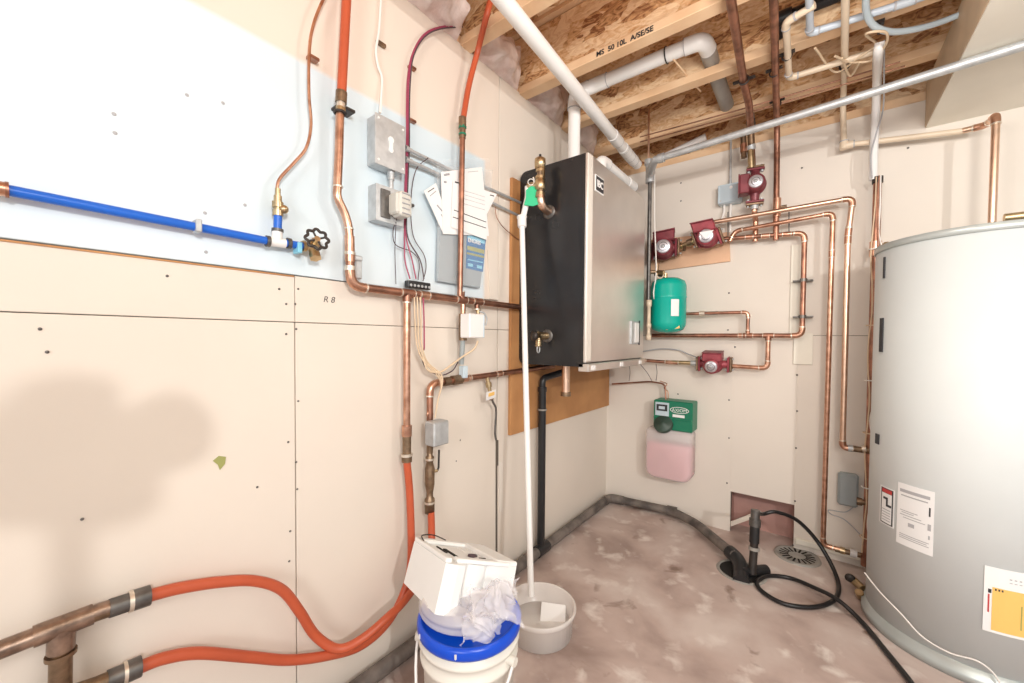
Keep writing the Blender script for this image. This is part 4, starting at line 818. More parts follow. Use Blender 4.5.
# pump
def pump(label, c, a, n, s, m='red', boxdir=None, L2=None, box=True):
    """c centre, a pipe axis, n outward motor direction"""
    c = V(c); a = V(a).normalized(); n = V(n).normalized(); t = a.cross(n).normalized(); t = t if t.z > -.1 else -t
    if boxdir is not None: t = V(boxdir).normalized()
    p = thing('circulator_pump', label, 'pump', c, 'red circulator pumps')
    h = (L2 or .16*s)/2
    mb = MB(); mb.tube([c-a*h, c-a*h*.55, c, c+a*h*.55, c+a*h], [.020*s, .024*s, .040*s, .024*s, .020*s], m, 16); mb.lathe(c-n*.030*s, n, [(0, 0), (.035*s, .002*s), (.052*s, .02*s), (.052*s, .045*s)], m, 24); mb.build('volute', p)
    mb = MB(); mb.lathe(c+n*.012*s, n, [(.052*s, 0), (.054*s, .008*s), (.046*s, .012*s), (.046*s, .065*s), (.040*s, .075*s), (0, .076*s)], m, 24); mo = mb.build('motor_housing', p)
    mb = MB(); mb.lathe(c+n*.0885*s, n, [(0, .004), (.030*s, .004), (.034*s, .001), (.034*s, -.002)], 'greyplate', 24); mb.lathe(c+n*.0885*s, n, [(0, .010*s), (.009*s, .009*s), (.010*s, .002)], 'steel', 12); mb.ring(c+n*.0925*s, n, .020*s, .0018, 'dsteel', 20, 6); mb.build('nameplate', mo)
    if box:
        mb = MB(); mb.obox(c+t*.052*s+n*.040*s, (a*.105*s, n*.085*s, t*.050*s), m, .006*s); bx_ = mb.build('terminal_box', p)
        mb = MB(); mb.obox(c+t*.079*s+n*.040*s, (a*.108*s, n*.088*s, t*.006*s), 'dred', .002*s); mb.build('box_lid', bx_)
    for sg in (-1, 1):
        e = c+a*h*sg; mb = MB(); mb.obox(e-a*sg*.006*s, (a*.012*s, n*.050*s, t*.088*s), m, .010*s); mb.obox(e+a*sg*.007*s, (a*.012*s, n*.048*s, t*.084*s), 'oldbrass', .010*s)
        f = mb.build('flange', p)
        for k in (-1, 1):
            q = e+t*k*.032*s; mb = MB(); mb.tube([q-a*.022*s, q+a*.022*s], .005*s, 'steel', 8); hexnut(mb, q-a*sg*.022*s, q-a*sg*.012*s, .009*s, 'steel'); mb.build('flange_bolt', f)
    return p
# board behind pumps
mb = MB(); mb.prism([B(x, y, .018) for x, y in ((650, 240), (729, 232), (730, 261), (650, 272))], (0, .0175, 0), 'ply2'); tag(mb.build('mounting_board'), 'orange tinted board on back wall behind two red pumps', 'board')
o1 = .10
P1 = B(664, 250, o1); P2 = B(708, 238, o1+.03)
hx = (B(740, 238, ob)-B(660, 252, ob)); hx = V((1, 0, .06)).normalized()
pump('dark red pump closest to the boiler, above the teal tank', P1, hx, (.25, -1, 0), 1.25, 'dred', L2=.16, boxdir=Z1)
pump('red pump with white triangular sticker, in the middle of the board', P2, hx, (.1, -1, -.1), 1.15, 'red', boxdir=(-.3, -.2, 1), L2=.13)
# sticker
q = P2+V((.012, -.115, -.008)); mb = MB(); mb.prism([q+V((-.035, 0, .02)), q+V((.04, 0, .022)), q+V((0, 0, -.025))], (0, .002, 0), 'paper'); o = mb.build('triangular_sticker'); tag(o, 'white triangular sticker on the face of the middle red pump', 'sticker')
# small brass between pumps
mb = MB(); a = P1+hx*.08; b = P2-hx*.07; hexnut(mb, a, a.lerp(b, .3), .022, 'brass'); mb.tube([a.lerp(b, .3), b], .016, 'brass'); hexnut(mb, a.lerp(b, .6), a.lerp(b, .85), .023, 'oldbrass'); mb.tube([a.lerp(b, .45), a.lerp(b, .45)+V((0, -.02, -.04))], .009, 'oldbrass'); tag(mb.build('brass_union'), 'brass union and nipple joining the two pumps on the board', 'fitting')
# pipe A
rA = .0125
A1_ = V((0, 0, 0)); fA = .11
pA = pipe('copper_pipe', 'topmost copper run from middle pump, turning down beside the heater', [B(697, 236, .15), B(700, 224.5, .13), B(853, 198, fA), B(848, 236, fA-.0), B(842.5, 448, fA), B(858, 449, fA)], 8, 'copperp', r=rA, R=.03, rings=((2, .9),))
pump_v = None
# pipe B
pB = pipe('copper_pipe', 'middle copper run below the topmost one, its drop reaching the floor valve', [B(730, 241, fA), B(735, 231, fA), B(833, 213, fA), B(823, 545, fA-.02), B(845, 551, fA-.02)], 7, 'copper', r=.0115, R=.028, rings=((2, .12),))
# pipe C
cz = B(700, 335.5, ob).z
xC = B(804, 260, ob).x
pC = pipe('copper_pipe', 'lowest copper run from pumps forming the left rectangle of pipework', [P2+hx*.07+V((0, .04, -.012)), V((xC, -ob, B(804, 233, ob).z)), V((xC, -ob, cz)), V((B(652, 335, ob).x, -ob, cz))], 8, 'copperd', r=.0125, R=.035, rings=((0, .35), (0, .55), (0, .8), (2, .35)))
for py in (281, 317):
    c = B(803, py, .03); mb = MB(); mb.box(c, (.09, .05, .008), 'dsteel', ch=.002); mb.cyl((xC, -ob, c.z-.008), (xC, -ob, c.z+.008), .017, 'dsteel', 14); mb.build('pipe_clamp', pC)
mb = MB(); mb.box(B(803, 349, .006)+V((0, 0, 0)), (.085, .011, .17), 'soffit', ch=.001); tag(mb.build('wall_patch_board'), 'small pale board on back wall under the pipe elbow', 'board')
mb = MB(); mb.box(B(797, 290, .006), (.06, .010, .50), 'soffit', ch=.001); tag(mb.build('backing_strip'), 'narrow pale strip on back wall behind the clamped copper drop', 'board')
# branch to expansion tank
xe = B(748, 320, ob).x; ze = B(720, 313, ob).z
pE = pipe('copper_pipe', 'short copper branch from the teal tank down to the horizontal run', [V((B(686, 313, ob).x, -ob-.02, ze)), V((xe, -ob, ze)), V((xe, -ob, cz+.012))], 7, 'copperd', r=.0095, R=.025)
mb = MB(); x_ = B(700, 313, ob).x; mb.cyl((x_, -ob-.01, ze), (x_+.03, -ob-.01, ze), .016, 'solder'); mb.cyl((x_+.028, -ob-.01, ze), (x_+.10, -ob-.005, ze), .012, 'greypvc'); mb.build('check_valve', pE)
tee(pC, (xe, -ob, cz), X1, Z1, .0125, 'copperd', .0095)
# branch down to pump 4
xd = B(768, 350, ob).x; zd = B(740, 367, ob).z
tee(pC, (xd, -ob, cz), X1, -Z1, .0125, 'copperd')
p4 = B(714, 363, ob); p4.z = (zd+.012)
pD = pipe('copper_pipe', 'copper drop from the horizontal run into the lower red pump', [V((xd, -ob, cz-.012)), V((xd, -ob, zd)), V((p4.x+.10, -ob, p4.z-.008))], 8, 'copper', r=.012, R=.03)
pump('lower red pump alone under the horizontal copper run', p4, X1, (0, -1, -.15), 1.0, 'red', L2=.17, boxdir=Z1)
pF = pipe('copper_pipe', 'copper pipe from lower red pump into the boiler underside', [p4-X1*.09, B(672, 362.5, ob), B(640, 360, ob+.02), V((.34, -.36, 1.07)), V((.34, -.42, 1.07))], 7, 'copperd', r=.011, R=.03)
mb = MB(); a = p4-X1*.10; hexnut(mb, a, a-X1*.03, .018, 'steel'); mb.cyl(a-X1*.03, a-X1*.15, .0125, 'brass'); mb.build('sweat_adaptor', pF)
wire('sensor_wire', 'thin grey cable from the lower red pump toward the boiler', [p4+V((-.07, -.02, .03)), B(688, 354, .03), B(678, 350, .02), B(660, 349, .02), B(640, 352, .03)], 2, 'greyink', r=.004)
# vertical pipe F and its run under joists
pG = pipe('copper_pipe', 'long brown copper riser strapped under joists, right of vertical red pump', [Z(773, -30, 2.375), Z(776, 92, 2.372), B(777, 125, .13), B(777, 150, fA-.03), B(776, 240, fA-.03)], 9, 'copperd', r=.0145, R=.03, elbows=False)
mb = MB(); zt__ = B(777, 204, fA-.03); mb.cyl(zt__+Z1*.03, zt__-Z1*.07, .019, 'copper'); mb.cyl(zt__-Z1*.02, zt__+V((.045, 0, -.02)), .008, 'oldbrass'); mb.build('coupling', pG)
for a, b in ((773, 72), (776, 103)):
    k = Z(a+1, b, 2.378); mb = MB(); mb.box(k+V((0, 0, .012)), (.065, .018, .006), 'iron'); mb.ring(k-Z1*.004, Y1, .017, .003, 'iron', 14, 6); mb.build('strap', pG)
# pipe G: copper from joists to vertical pump
pg_a = Z(727, -25, 2.372); pg_b = Z(744, 84, 2.372)
p3 = B(755, 186, fA+.02)
pH = pipe('copper_pipe', 'wide copper pipe slanting under joists to the valves over the vertical red pump', [pg_a, pg_b, Z(749, 104, 2.33), B(751, 132, fA+.04), B(752.5, 168, fA+.02)], 10, 'copperd', r=.0165, R=.03, elbows=False)
mb = MB(); ring_c = Z(747, 93, 2.36); mb.box(Z(744, 80, 2.384), (.09, .02, .006), 'iron'); mb.ring(Z(744, 80, 2.37), Y1, .020, .004, 'iron', 14, 6); mb.build('strap', pH)
mb = MB()
for (y0_, y1_, r0, m_) in ((103, 112, .021, 'solder'), (112, 120, .016, 'steel'), (120, 128, .022, 'dsteel'), (128, 145, .017, 'oldbrass'), (145, 150, .023, 'steel'), (150, 168, .016, 'brass')):
    a = B(750.5, y0_, fA+.05); b = B(751.5, y1_, fA+.04); mb.cyl(a, b, r0, m_)
mb.build('valve_stack', pH)
mb = MB(); a = B(743, 130, fA+.05); b = B(744, 158, fA+.05); mb.cyl(a, b, .014, 'oldbrass'); hexnut(mb, a.lerp(b, .5), a.lerp(b, .8), .019, 'copper'); mb.cyl(a, B(751, 132, fA+.05), .010, 'oldbrass'); mb.build('side_valve', pH)
pump('vertical dark red pump high on the back wall beside grey box', p3, Z1, (.15, -1, -.05), 1.0, 'dred', boxdir=(-1, -.2, 0), L2=.19)
mb = MB(); a = p3-Z1*.10; hexnut(mb, a, a-Z1*.03, .022, 'steel'); mb.tube(fillet([a-Z1*.02, a-Z1*.045, V((a.x, a.y+.065, a.z-.07)), V((a.x, a.y+.065, B(753, 240, fA).z))], .02)[0], .014, 'copper'); tag(mb.build('pipe_stub'), 'copper stub between the vertical red pump and the runs below', 'pipe')
# bracket stems (hangers) on runs
for px, y0_, y1_, lb_ in ((728, 212, 240, 'thin hanger rod at the left end of the copper runs'), (789, 212, 232, 'thin hanger rod between the two upper copper runs near their right bends'), (801, 334, 365, None)):
    if lb_: mb = MB(); mb.cyl(B(px, y0_, .06), B(px, y1_, .06), .003, 'dsteel', 8); mb.cyl(B(px, y1_, .06), B(px, y1_, .0), .004, 'dsteel', 8); tag(mb.build('hanger_rod'), lb_, 'hanger')
# grey electrical box on the back wall
c = B(731, 196, .0); bx = thing('electrical_box', 'pale blue grey plastic box left of the vertical red pump', 'electrical box', (c.x, 0, c.z-.07))
MB().box((c.x, -.03, c.z), (.125, .06, .115), 'bluebox', ch=.008).build('box_body', bx); MB().box((c.x, -.063, c.z), (.118, .008, .108), 'bluebox', ch=.003).build('box_cover', bx)
mb = MB()
for a in (-1, 1): mb.cyl((c.x+a*.045, -.066, c.z+a*.04), (c.x+a*.045, -.069, c.z+a*.04), .005, 'steel', 10)
mb.cyl((c.x+.01, -.066, c.z+.03), (c.x+.01, -.069, c.z+.03), .009, 'white', 10); mb.build('cover_screws', bx)
conduit('conduit', 'thin steel conduit dropping from the ceiling into the blue grey box', [V((c.x, -.03, c.z+.057)), V((c.x-.002, -.03, 2.37))], r=.006)
wire('control_cable', 'white cable leaving the bottom of the blue grey box to the left', [V((c.x-.03, -.03, c.z-.055)), V((c.x-.032, -.03, c.z-.10)), V((c.x-.05, -.035, c.z-.17))], 2, 'whitewire', 'cable', r=.006)
wire('control_cable', 'white cable leaving the bottom of the blue grey box to the right', [V((c.x+.005, -.03, c.z-.055)), V((c.x+.004, -.035, c.z-.12)), V((c.x+.006, -.04, c.z-.23))], 2, 'whitewire', 'cable', r=.006)
# ================================================================== galvanised gas pipe
gz = 2.168
ga = Z(655, 160, gz); gb = Z(1030, 43.5, gz); gb.y = gb.y
gp = thing('gas_pipe', 'galvanised pipe crossing below the joists and dropping right of the boiler', 'pipe', (.38, -.3, 1.1))
ext = (gb-ga).normalized(); MB().tube([ga, gb+ext*.9], .0165, 'steel', 16).build('horizontal_run', gp)
gx = B(648.5, 270, .30).x; gt = V((gx, -.30, 2.13))
mb = MB(); mb.tube(fillet([ga+ext*.03, ga-ext*.0, V((gx, -.32, gz-.01)), gt], .02)[0], .021, 'steel', 14); mb.cyl(ga+ext*.02, ga+ext*.05, .025, 'steel', 14); mb.cyl(V((gx, -.3, 2.12)), V((gx, -.3, 2.16)), .026, 'steel', 14); mb.cyl(V((gx, -.32, 2.17)), V((gx-.01, -.30, 2.25)), .018, 'steel', 14); mb.cyl(V((gx-.01, -.30, 2.23)), V((gx-.01, -.30, 2.26)), .024, 'steel', 14); mb.build('elbow_fittings', gp)
MB().tube([(gx, -.30, 2.14), (gx+.002, -.30, B(648, 300, .3).z)], .0115, 'dsteel', 14).build('vertical_drop', gp)
zz1 = B(650, 300, .3).z; zz0 = B(651, 340, .3).z
mb = MB(); mb.lathe((gx+.006, -.30, zz0), Z1, [(.0, 0), (.016, 0), (.016, .03), (.011, .032), (.011, .075), (.015, .077), (.015, .10), (.011, .102), (.011, zz1-zz0-.04), (.016, zz1-zz0-.038), (.016, zz1-zz0), (0, zz1-zz0)], 'cpvc', 14); mb.build('lower_nipples', gp)
mb = MB(); k = B(657, 272, .24); mb.tube([k, k+V((-.05, -.03, .0))], .012, 'oldbrass'); mb.cyl(k-Z1*.02, k+Z1*.05, .011, 'oldbrass'); mb.ring(k+V((.02, 0, -.02)), Y1, .02, .004, 'cpvc', 14, 6); mb.cyl(k+V((0, 0, 0)), k+V((.045, -.01, -.01)), .013, 'brass'); tag(mb.build('pressure_reducer'), 'small brass regulator just above the teal tank', 'valve')
wire('cable', 'thin pale tube hanging beside the galvanised drop', [V((gx+.02, -.28, 2.2)), V((gx+.022, -.27, 1.9)), V((gx+.03, -.25, 1.6)), V((gx+.02, -.26, 1.45)), V((gx+.04, -.24, 1.38))], 2, 'whitewire', r=.004)
# ================================================================== glycol feeder
fo = .14
fd = thing('glycol_feeder', 'green topped glycol feeder with pink fluid hanging on the back wall', 'feeder', B(668, 482, .08))
hp_ = [B(x, y, fo) for x, y in ((653.5, 400.5), (692.5, 403), (692, 432), (653, 429))]
c0 = sum(hp_, V((0, 0, 0)))/4; W_ = (hp_[1].x-hp_[0].x); H_ = (hp_[0].z-hp_[3].z)
mb = MB(); mb.box((c0.x, -fo/2-.0, c0.z), (W_, fo-.01, H_), 'green', ch=.006); hd2 = mb.build('controller_head', fd)
mb = MB(); mb.box((c0.x-W_*.27, -fo+.003, c0.z+H_*.20), (W_*.36, .006, H_*.46), 'bluebox', ch=.002); mb.box((c0.x-W_*.27, -fo-.001, c0.z+H_*.25), (W_*.28, .004, H_*.22), 'ink'); mb.box((c0.x-W_*.27, -fo-.0035, c0.z+H_*.25), (W_*.16, .002, H_*.10), 'bluebox'); mb.build('display', hd2)
lg = MB(); lx = c0.x+W_*.18; lzz = c0.z+H_*.22; lg.add([V((lx+math.cos(2*PI*k/24)*W_*.24, -fo+.002-.0025, lzz+math.sin(2*PI*k/24)*H_*.11)) for k in range(24)], [tuple(range(24))], 'white'); lg.add([V((lx+math.cos(2*PI*k/24)*W_*.22, -fo-.001, lzz+math.sin(2*PI*k/24)*H_*.09)) for k in range(24)], [tuple(range(24))], 'green'); lg.build('logo_oval', hd2)
text('AXIOM', H_*.15, (lx-W_*.19, -fo-.002, lzz-H_*.052), X1, Z1, 'white', 'logo_letters', hd2)
MB().box((lx-.005, -fo+.003, c0.z+H_*.02), (W_*.30, .005, H_*.09), 'paper').build('plate', hd2)
MB().box((c0.x, -fo+.002, c0.z-H_*.10), (W_*.98, .008, H_*.03), 'green').build('step', hd2)
kx = c0.x-W_*.17; kz = c0.z-H_*.42; mb = MB(); mb.lathe((kx-.01, -fo+.0, kz+.012), (0, -1, .75), [(0, 0), (.056, 0), (.058, .004), (.058, .026), (.054, .032), (.018, .032), (.016, .037), (0, .037)], 'dgreen', 28); mb.build('cap', fd)
# jug
jp = [B(x, y, fo) for x, y in ((645.5, 434), (689, 437), (690.5, 470), (682, 482), (652, 478), (644.5, 468))]
jx0 = jp[5].x; jx1 = jp[2].x; jz1 = c0.z-H_*.5; jz0 = B(668, 481, fo).z
def rbox(mb, x0, x1, y0, y1, z0, z1, R, m, top=False):
    P = []
    for cx, cz, a0 in ((x0+R, z0+R, PI), (x1-R, z0+R, 1.5*PI), (x1-R*.5, z1-R*.5, 0), (x0+R*.5, z1-R*.5, PI/2)):
        rr = R if cz < (z0+z1)/2 else R*.5
        for k in range(6): a = a0+PI/2*k/5; P.append((cx+rr*math.cos(a), cz+rr*math.sin(a)))
    n = len(P); cx = (x0+x1)/2; cz = (z0+z1)/2; vs = []; fs = []
    lay = [(y0, .90), (y0+(y1-y0)*.06, .97), (y0+(y1-y0)*.15, 1), (y0+(y1-y0)*.9, 1), (y1, .92)]
    for (yy, s_) in lay: vs += [V((cx+(a-cx)*s_, yy, cz+(b-cz)*s_)) for a, b in P]
    for i in range(len(lay)-1): fs += [(i*n+k, i*n+(k+1) % n, (i+1)*n+(k+1) % n, (i+1)*n+k) for k in range(n)]
    fs += [tuple(range(n)), tuple(range((len(lay)-1)*n, len(lay)*n))]; mb.add(vs, fs, m, True)
mb = MB(); rbox(mb, jx0, jx1, -fo+.002, -.012, jz0, jz1, .06, 'jug'); mb.build('container', fd)
lv = jz0+(jz1-jz0)*.72; mb = MB(); rbox(mb, jx0+.004, jx1-.004, -fo+.008, -.017, jz0+.004, lv, .054, 'pinkliquid'); mb.build('fluid', fd)
# tube from feeder to the boiler
tg = thing('copper_tube', 'thin copper feed tube from the green feeder toward the boiler corner', 'tube', B(665, 396, .06))
MB().tube(fillet([B(666, 402, .07), B(665, 384, .06), B(650, 381.5, .05), B(612, 384, .05)], .03)[0], .0055, 'copperd').build('tube_run', tg)
MB().tube(smooth([B(668, 401, .07), B(668, 392, .07), B(664, 388, .06), B(667, 384, .05), B(660, 381, .05)], 6), .003, 'copper').build('coiled_tube', tg)
for k, (a, b) in enumerate((((640, 364), (652, 381)), ((656, 364), (656, 381)), ((629, 363), (629, 381)))):
    wire('sensor_wire', ['thin wire slanting between the lower copper pipe and feed tube', 'thin upright wire between the lower copper pipe and feed tube', 'thin upright wire just below the boiler lower right corner'][k], [B(*a, .06), B((a[0]+b[0])/2+1, (a[1]+b[1])/2, .06), B(*b, .05)], 1.2, 'darkwire', r=.002)
# ================================================================== CPVC and ceiling pipes
def xyp(px, py, z): return Z(px, py, z)
q0 = B(844, 146, .08)
cp1 = pipe('cream_plastic_pipe', 'cream plastic pipe under joists dropping down the back wall to a corner fitting', [Z(846, -40, 2.372), Z(844.5, 62, 2.368), B(843.5, 92, .14), B(843, 112, .08), q0], 9, 'cpvc', r=.0125, R=.03, elbows=False)
mb = MB(); mb.cyl(q0+Z1*.02, q0-Z1*.016, .018, 'cpvc'); mb.cyl(q0, q0+X1*.04, .018, 'cpvc'); mb.cyl(q0+Z1*.02, q0+Z1*.025, .0185, 'greyink'); mb.cyl(q0+X1*.036, q0+X1*.040, .0185, 'greyink'); mb.build('elbow', cp1)
mb = MB(); k = Z(844.5, 66, 2.37); mb.ring(k, Y1, .016, .004, 'iron', 14, 6); mb.box(k+Z1*.012, (.06, .02, .006), 'iron'); mb.build('strap', cp1)
r1 = B(990, 126, .08)
xi = B(994, 170, .22).x
cp2 = pipe('copper_pipe', 'pipe from cream corner fitting across to the heater inlet at right', [B(962, 131, .08), V((xi, -.10, r1.z)), V((xi, -.22, r1.z-.01)), V((xi, -.22, 1.60))], 7, 'copperp', r=.0125, R=.025)
MB().tube([q0+X1*.03, B(963, 131, .08)], .0125, 'cpvc').build('cream_section', cp2)['label'] = 'cream plastic section'
c = V((xi, -.22, 1.574)); mb = MB(); hexnut(mb, c+Z1*.04, c+Z1*.065, .026, 'copperp'); mb.cyl(c+Z1*.0, c+Z1*.045, .018, 'brass'); mb.cyl(c+Z1*.065, c+Z1*.075, .024, 'cpvc'); mb.build('dielectric_union', cp2)
# second group: cpvc loops at 788..875
pz = 2.372
ca = Z(786, 22, pz); cb = Z(789, 78, 2.36); cc_ = Z(876, 51, 2.36)
cp3 = pipe('cream_plastic_pipe', 'cream plastic pipe looping under a joist from black strap to white sleeve', [Z(815, 5, pz), ca, cb, cc_], 8, 'cpvc', r=.0125, R=.02, fit='cpvc', ring='greyink')
for p_ in (Z(787, 56, 2.372),):
    mb = MB(); mb.ring(p_, Y1, .017, .004, 'iron', 14, 6); mb.box(p_+Z1*.012, (.055, .02, .005), 'iron'); mb.build('strap', cp3)
cp4 = pipe('blue_grey_pipe', 'blue grey pipe running under the joists at top, right of the copper riser', [Z(809, -20, pz), Z(810, 33, 2.38), Z(905, 3, 2.38), Z(960, -16, 2.38)], 8, 'bluegrey', r=.0125, R=.015, fit='bluegrey', ring='greyink')
bp_ = thing('black_pipe', 'black plastic drain pipe high between joists at the top edge', 'pipe', Z(830, 5, 2.47))
a = Z(783, 18, 2.50); b = Z(900, -18, 2.50); b.y = a.y; MB().tube([V((a.x-.02, a.y+.10, 2.47)), a, b], .024, 'abs', 16).build('pipe_run', bp_)
MB().cyl(a-X1*.02, a+X1*.03, .029, 'abs', 16).build('coupling', bp_)
# white hose at the top right and sleeve
wire('flexible_hose', 'white flexible hose drooping under joists toward the soffit', [Z(868, -20, 2.37), Z(866, 8, 2.365), Z(872, 24, 2.355), Z(886, 31, 2.35), Z(905, 31, 2.36), Z(935, 24, 2.37), Z(975, 8, 2.375), Z(1000, -6, 2.375)], 5, 'bluebox', 'hose', r=.011)
hk = Z(879, 28, 2.36); mb = MB(); mb.ring(hk, X1, .018, .004, 'iron', 12, 6); mb.box(hk+Z1*.018, (.03, .03, .01), 'iron'); tag(mb.build('hose_clamp'), 'black clamp fastening the white hose to a joist', 'clamp')
sl = [Z(880, 42, 2.36), Z(878, 55, 2.33), B(877, 80, .25), B(876, 110, .12), B(874, 145, .10), B(873, 180, .10)]
wl2 = thing('cable_sleeve', 'white cable sleeve hanging from the joists above the tall right copper pipe', 'cable sleeve', B(873, 180, .1))
MB().tube(smooth(sl, 6), .0165, 'white', 10).build('sleeve', wl2)
MB().tube(smooth([sl[0]+V((.012, 0, .0)), B(884, 80, .28), B(883, 110, .15), B(876, 135, .14), B(871, 155, .13), B(872, 178, .13)], 6), .003, 'greyink').build('loose_wire', wl2)
for k, pts in enumerate(([Z(878, 44, 2.37), Z(866, 34, 2.34), Z(885, 32, 2.33), Z(886, 44, 2.33), Z(872, 60, 2.34), Z(850, 62, 2.35), Z(835, 56, 2.35)], [Z(876, 46, 2.37), Z(858, 58, 2.35), Z(835, 72, 2.36), Z(815, 48, 2.37)], [Z(860, 62, 2.34), Z(850, 76, 2.35), Z(842, 58, 2.35)])):
    wire('loose_cable', ['beige cable curling round the top of the white sleeve', 'beige cable looping left under joists behind the cream pipe', 'short beige cable tail beside the cream pipe strap'][k], pts, 2, 'beigewire', 'cable', r=.0045)
for k, (a, b) in enumerate((((640, 137), (900, 62)), ((640, 142), (905, 66)))):
    A_2, B_2 = Z(*a, 2.385), Z(*b, 2.385); mid_ = (A_2+B_2)/2-Z1*.008
    wire('ceiling_cable', ['copper coloured cable stapled along the last joist, upper of two', 'copper coloured cable stapled along the last joist, lower of two'][k], [A_2, mid_, B_2], 1.5, 'copperd', 'cable', r=.0035)
rd = MB(); rd.cyl(Z(651, 80, 2.395)+Z1*.0, V((.40, -.45, 2.20)), .007, 'copperd'); 
a = K(651, 78, (Z(651, 100, 2.38)-CAM).dot(FW)); rd = MB(); b_ = V((gx-.01, -.30, 2.25)); rd.tube([V((b_.x, b_.y, 2.25)), V((b_.x, b_.y-.01, 2.56))], .006, 'copperp', 10); tag(rd.build('threaded_rod'), 'thin upright copper coloured rod above the galvanised pipe elbow', 'rod')
# ================================================================== right tall copper with wires
fr = .10
xr = B(871, 400, fr).x
tp_ = thing('tall_copper_pipe', 'tall copper pipe bundled with wires beside the heater', 'pipe', (xr, -fr, .05))
MB().tube([(xr, -fr, B(873, 182, fr).z), (xr, -fr, .06)], .0165, 'copperd', 14).build('pipe_run', tp_)
mb = MB(); z_ = B(873, 182, fr).z; mb.cyl((xr, -fr, z_+.02), (xr, -fr, z_-.01), .021, 'iron'); z_ = B(873, 248, fr).z
mb.cyl((xr, -fr, z_+.03), (xr, -fr, z_-.04), .023, 'copper'); mb.build('couplings', tp_)
mb = MB(); mb.tube([(xr, -fr, z_), (xr+.045, -fr-.02, z_)], .016, 'brass'); hexnut(mb, (xr+.03, -fr-.015, z_), (xr+.045, -fr-.02, z_), .021, 'brass'); mb.build('side_valve', tp_)
mb = MB(); zf = .055; mb.cyl((xr, -fr, zf), (xr, -fr, zf+.05), .021, 'copperd'); mb.tube([(xr, -fr, zf+.03), (xr+.06, -fr-.02, zf+.02)], .015, 'copperd'); mb.build('base_elbow', tp_)
rnd = random.Random(3)
for k, (m_, off, amp) in enumerate((('beigewire', -.013, .006), ('whitewire', .012, .008), ('whitewire', .016, .020), ('copperd', .004, .005))):
    pts = []
    for j in range(15):
        z = 1.965-j*(1.84/14); pts.append(V((xr+off*min(1, .5+j*.25)+min(1, j*.3)*amp*math.sin(j*1.7+k)+(.012 if (k == 2 and 3 < j < 8) else 0), -fr-.022-.004*k, z)))
    wire('bundled_wire', ['beige wire taped to the tall copper pipe', 'white wire taped straight down the tall copper pipe', 'white wire waving loosely beside the tall copper pipe', 'reddish wire taped to the tall copper pipe'][k], pts, 1.5, m_, r=.0028)
for j, z in enumerate((1.62, 1.25, .98, .72, .45, .2)):
    mb = MB(); mb.ring((xr, -fr-.004, z), Z1, .026, .003, 'whitewire' if j % 2 == 0 else 'beigewire', 16, 6); mb.build('cable_tie', tp_)
# grey small box
c = B(847.5, 488, 0); mb = MB(); mb.box((c.x, -.022, c.z), (.082, .044, .17), 'greybox', ch=.012); sb = mb.build('control_box', None); tag(sb, 'small dark grey control box on back wall beside the tall pipe', 'control box')
MB().box((c.x, -.045, c.z+.0), (.066, .004, .15), 'greybox', ch=.006).build('box_cover', sb)
wire('sensor_wire', 'thin grey wire drooping from the dark grey control box', [V((c.x+.03, -.02, c.z-.08)), B(845, 512, .02), B(829, 510, .02), B(831, 514, .02), B(845, 520, .02), B(862, 536, .03)], 1, 'greyink', r=.0025)
mb = MB(); c1 = B(862, 502, fr-.0); mb.cyl(c1, (xr, -fr, c1.z), .014, 'oldbrass'); hexnut(mb, c1, c1-X1*.02, .02, 'oldbrass'); mb.cyl((xr, -fr, c1.z), (xr+.05, -fr, c1.z), .018, 'oldbrass'); mb.build('branch_fitting', tp_)
# end fittings of pipe A and B
mb = MB(); a = B(845, 448, fA); b = (xr+.04, -fA, a.z); hexnut(mb, B(848, 448, fA), B(853, 448.5, fA), .018, 'steel'); mb.cyl(B(853, 448.5, fA), b, .015, 'oldbrass'); hexnut(mb, B(862, 449, fA), B(866, 449, fA), .020, 'solder'); mb.build('end_fitting', pA)
mb = MB(); a = B(835, 549, fA-.02); b = B(864, 556, fA-.02); mb.tube([a, b], .013, 'oldbrass'); hexnut(mb, B(850, 552.5, fA-.02), B(857, 554.5, fA-.02), .020, 'white'); hexnut(mb, B(840, 550, fA-.02), B(845, 551.2, fA-.02), .017, 'brass'); mb.build('end_fitting', pB)
mb = MB(); a = Z(852, 579, .05); mb.tube([a, Z(863, 589, .04)], .018, 'brass'); mb.ball(Z(850, 578, .06), .020, 'iron', (1, .6, 1)); mb.cyl(Z(859, 592, .04), Z(861, 597, .012), .016, 'brass'); tag(mb.build('hose_bib'), 'brass hose bib with black knob low beside the heater base', 'valve')
mb = MB(); a = B(800, 543, -.0); mb.box((1.32, -.012, .055), (.36, .022, .03), 'soffit', ch=.003); tag(mb.build('baseboard_right'), 'short pale board along the floor at the back wall', 'baseboard', kind='structure')
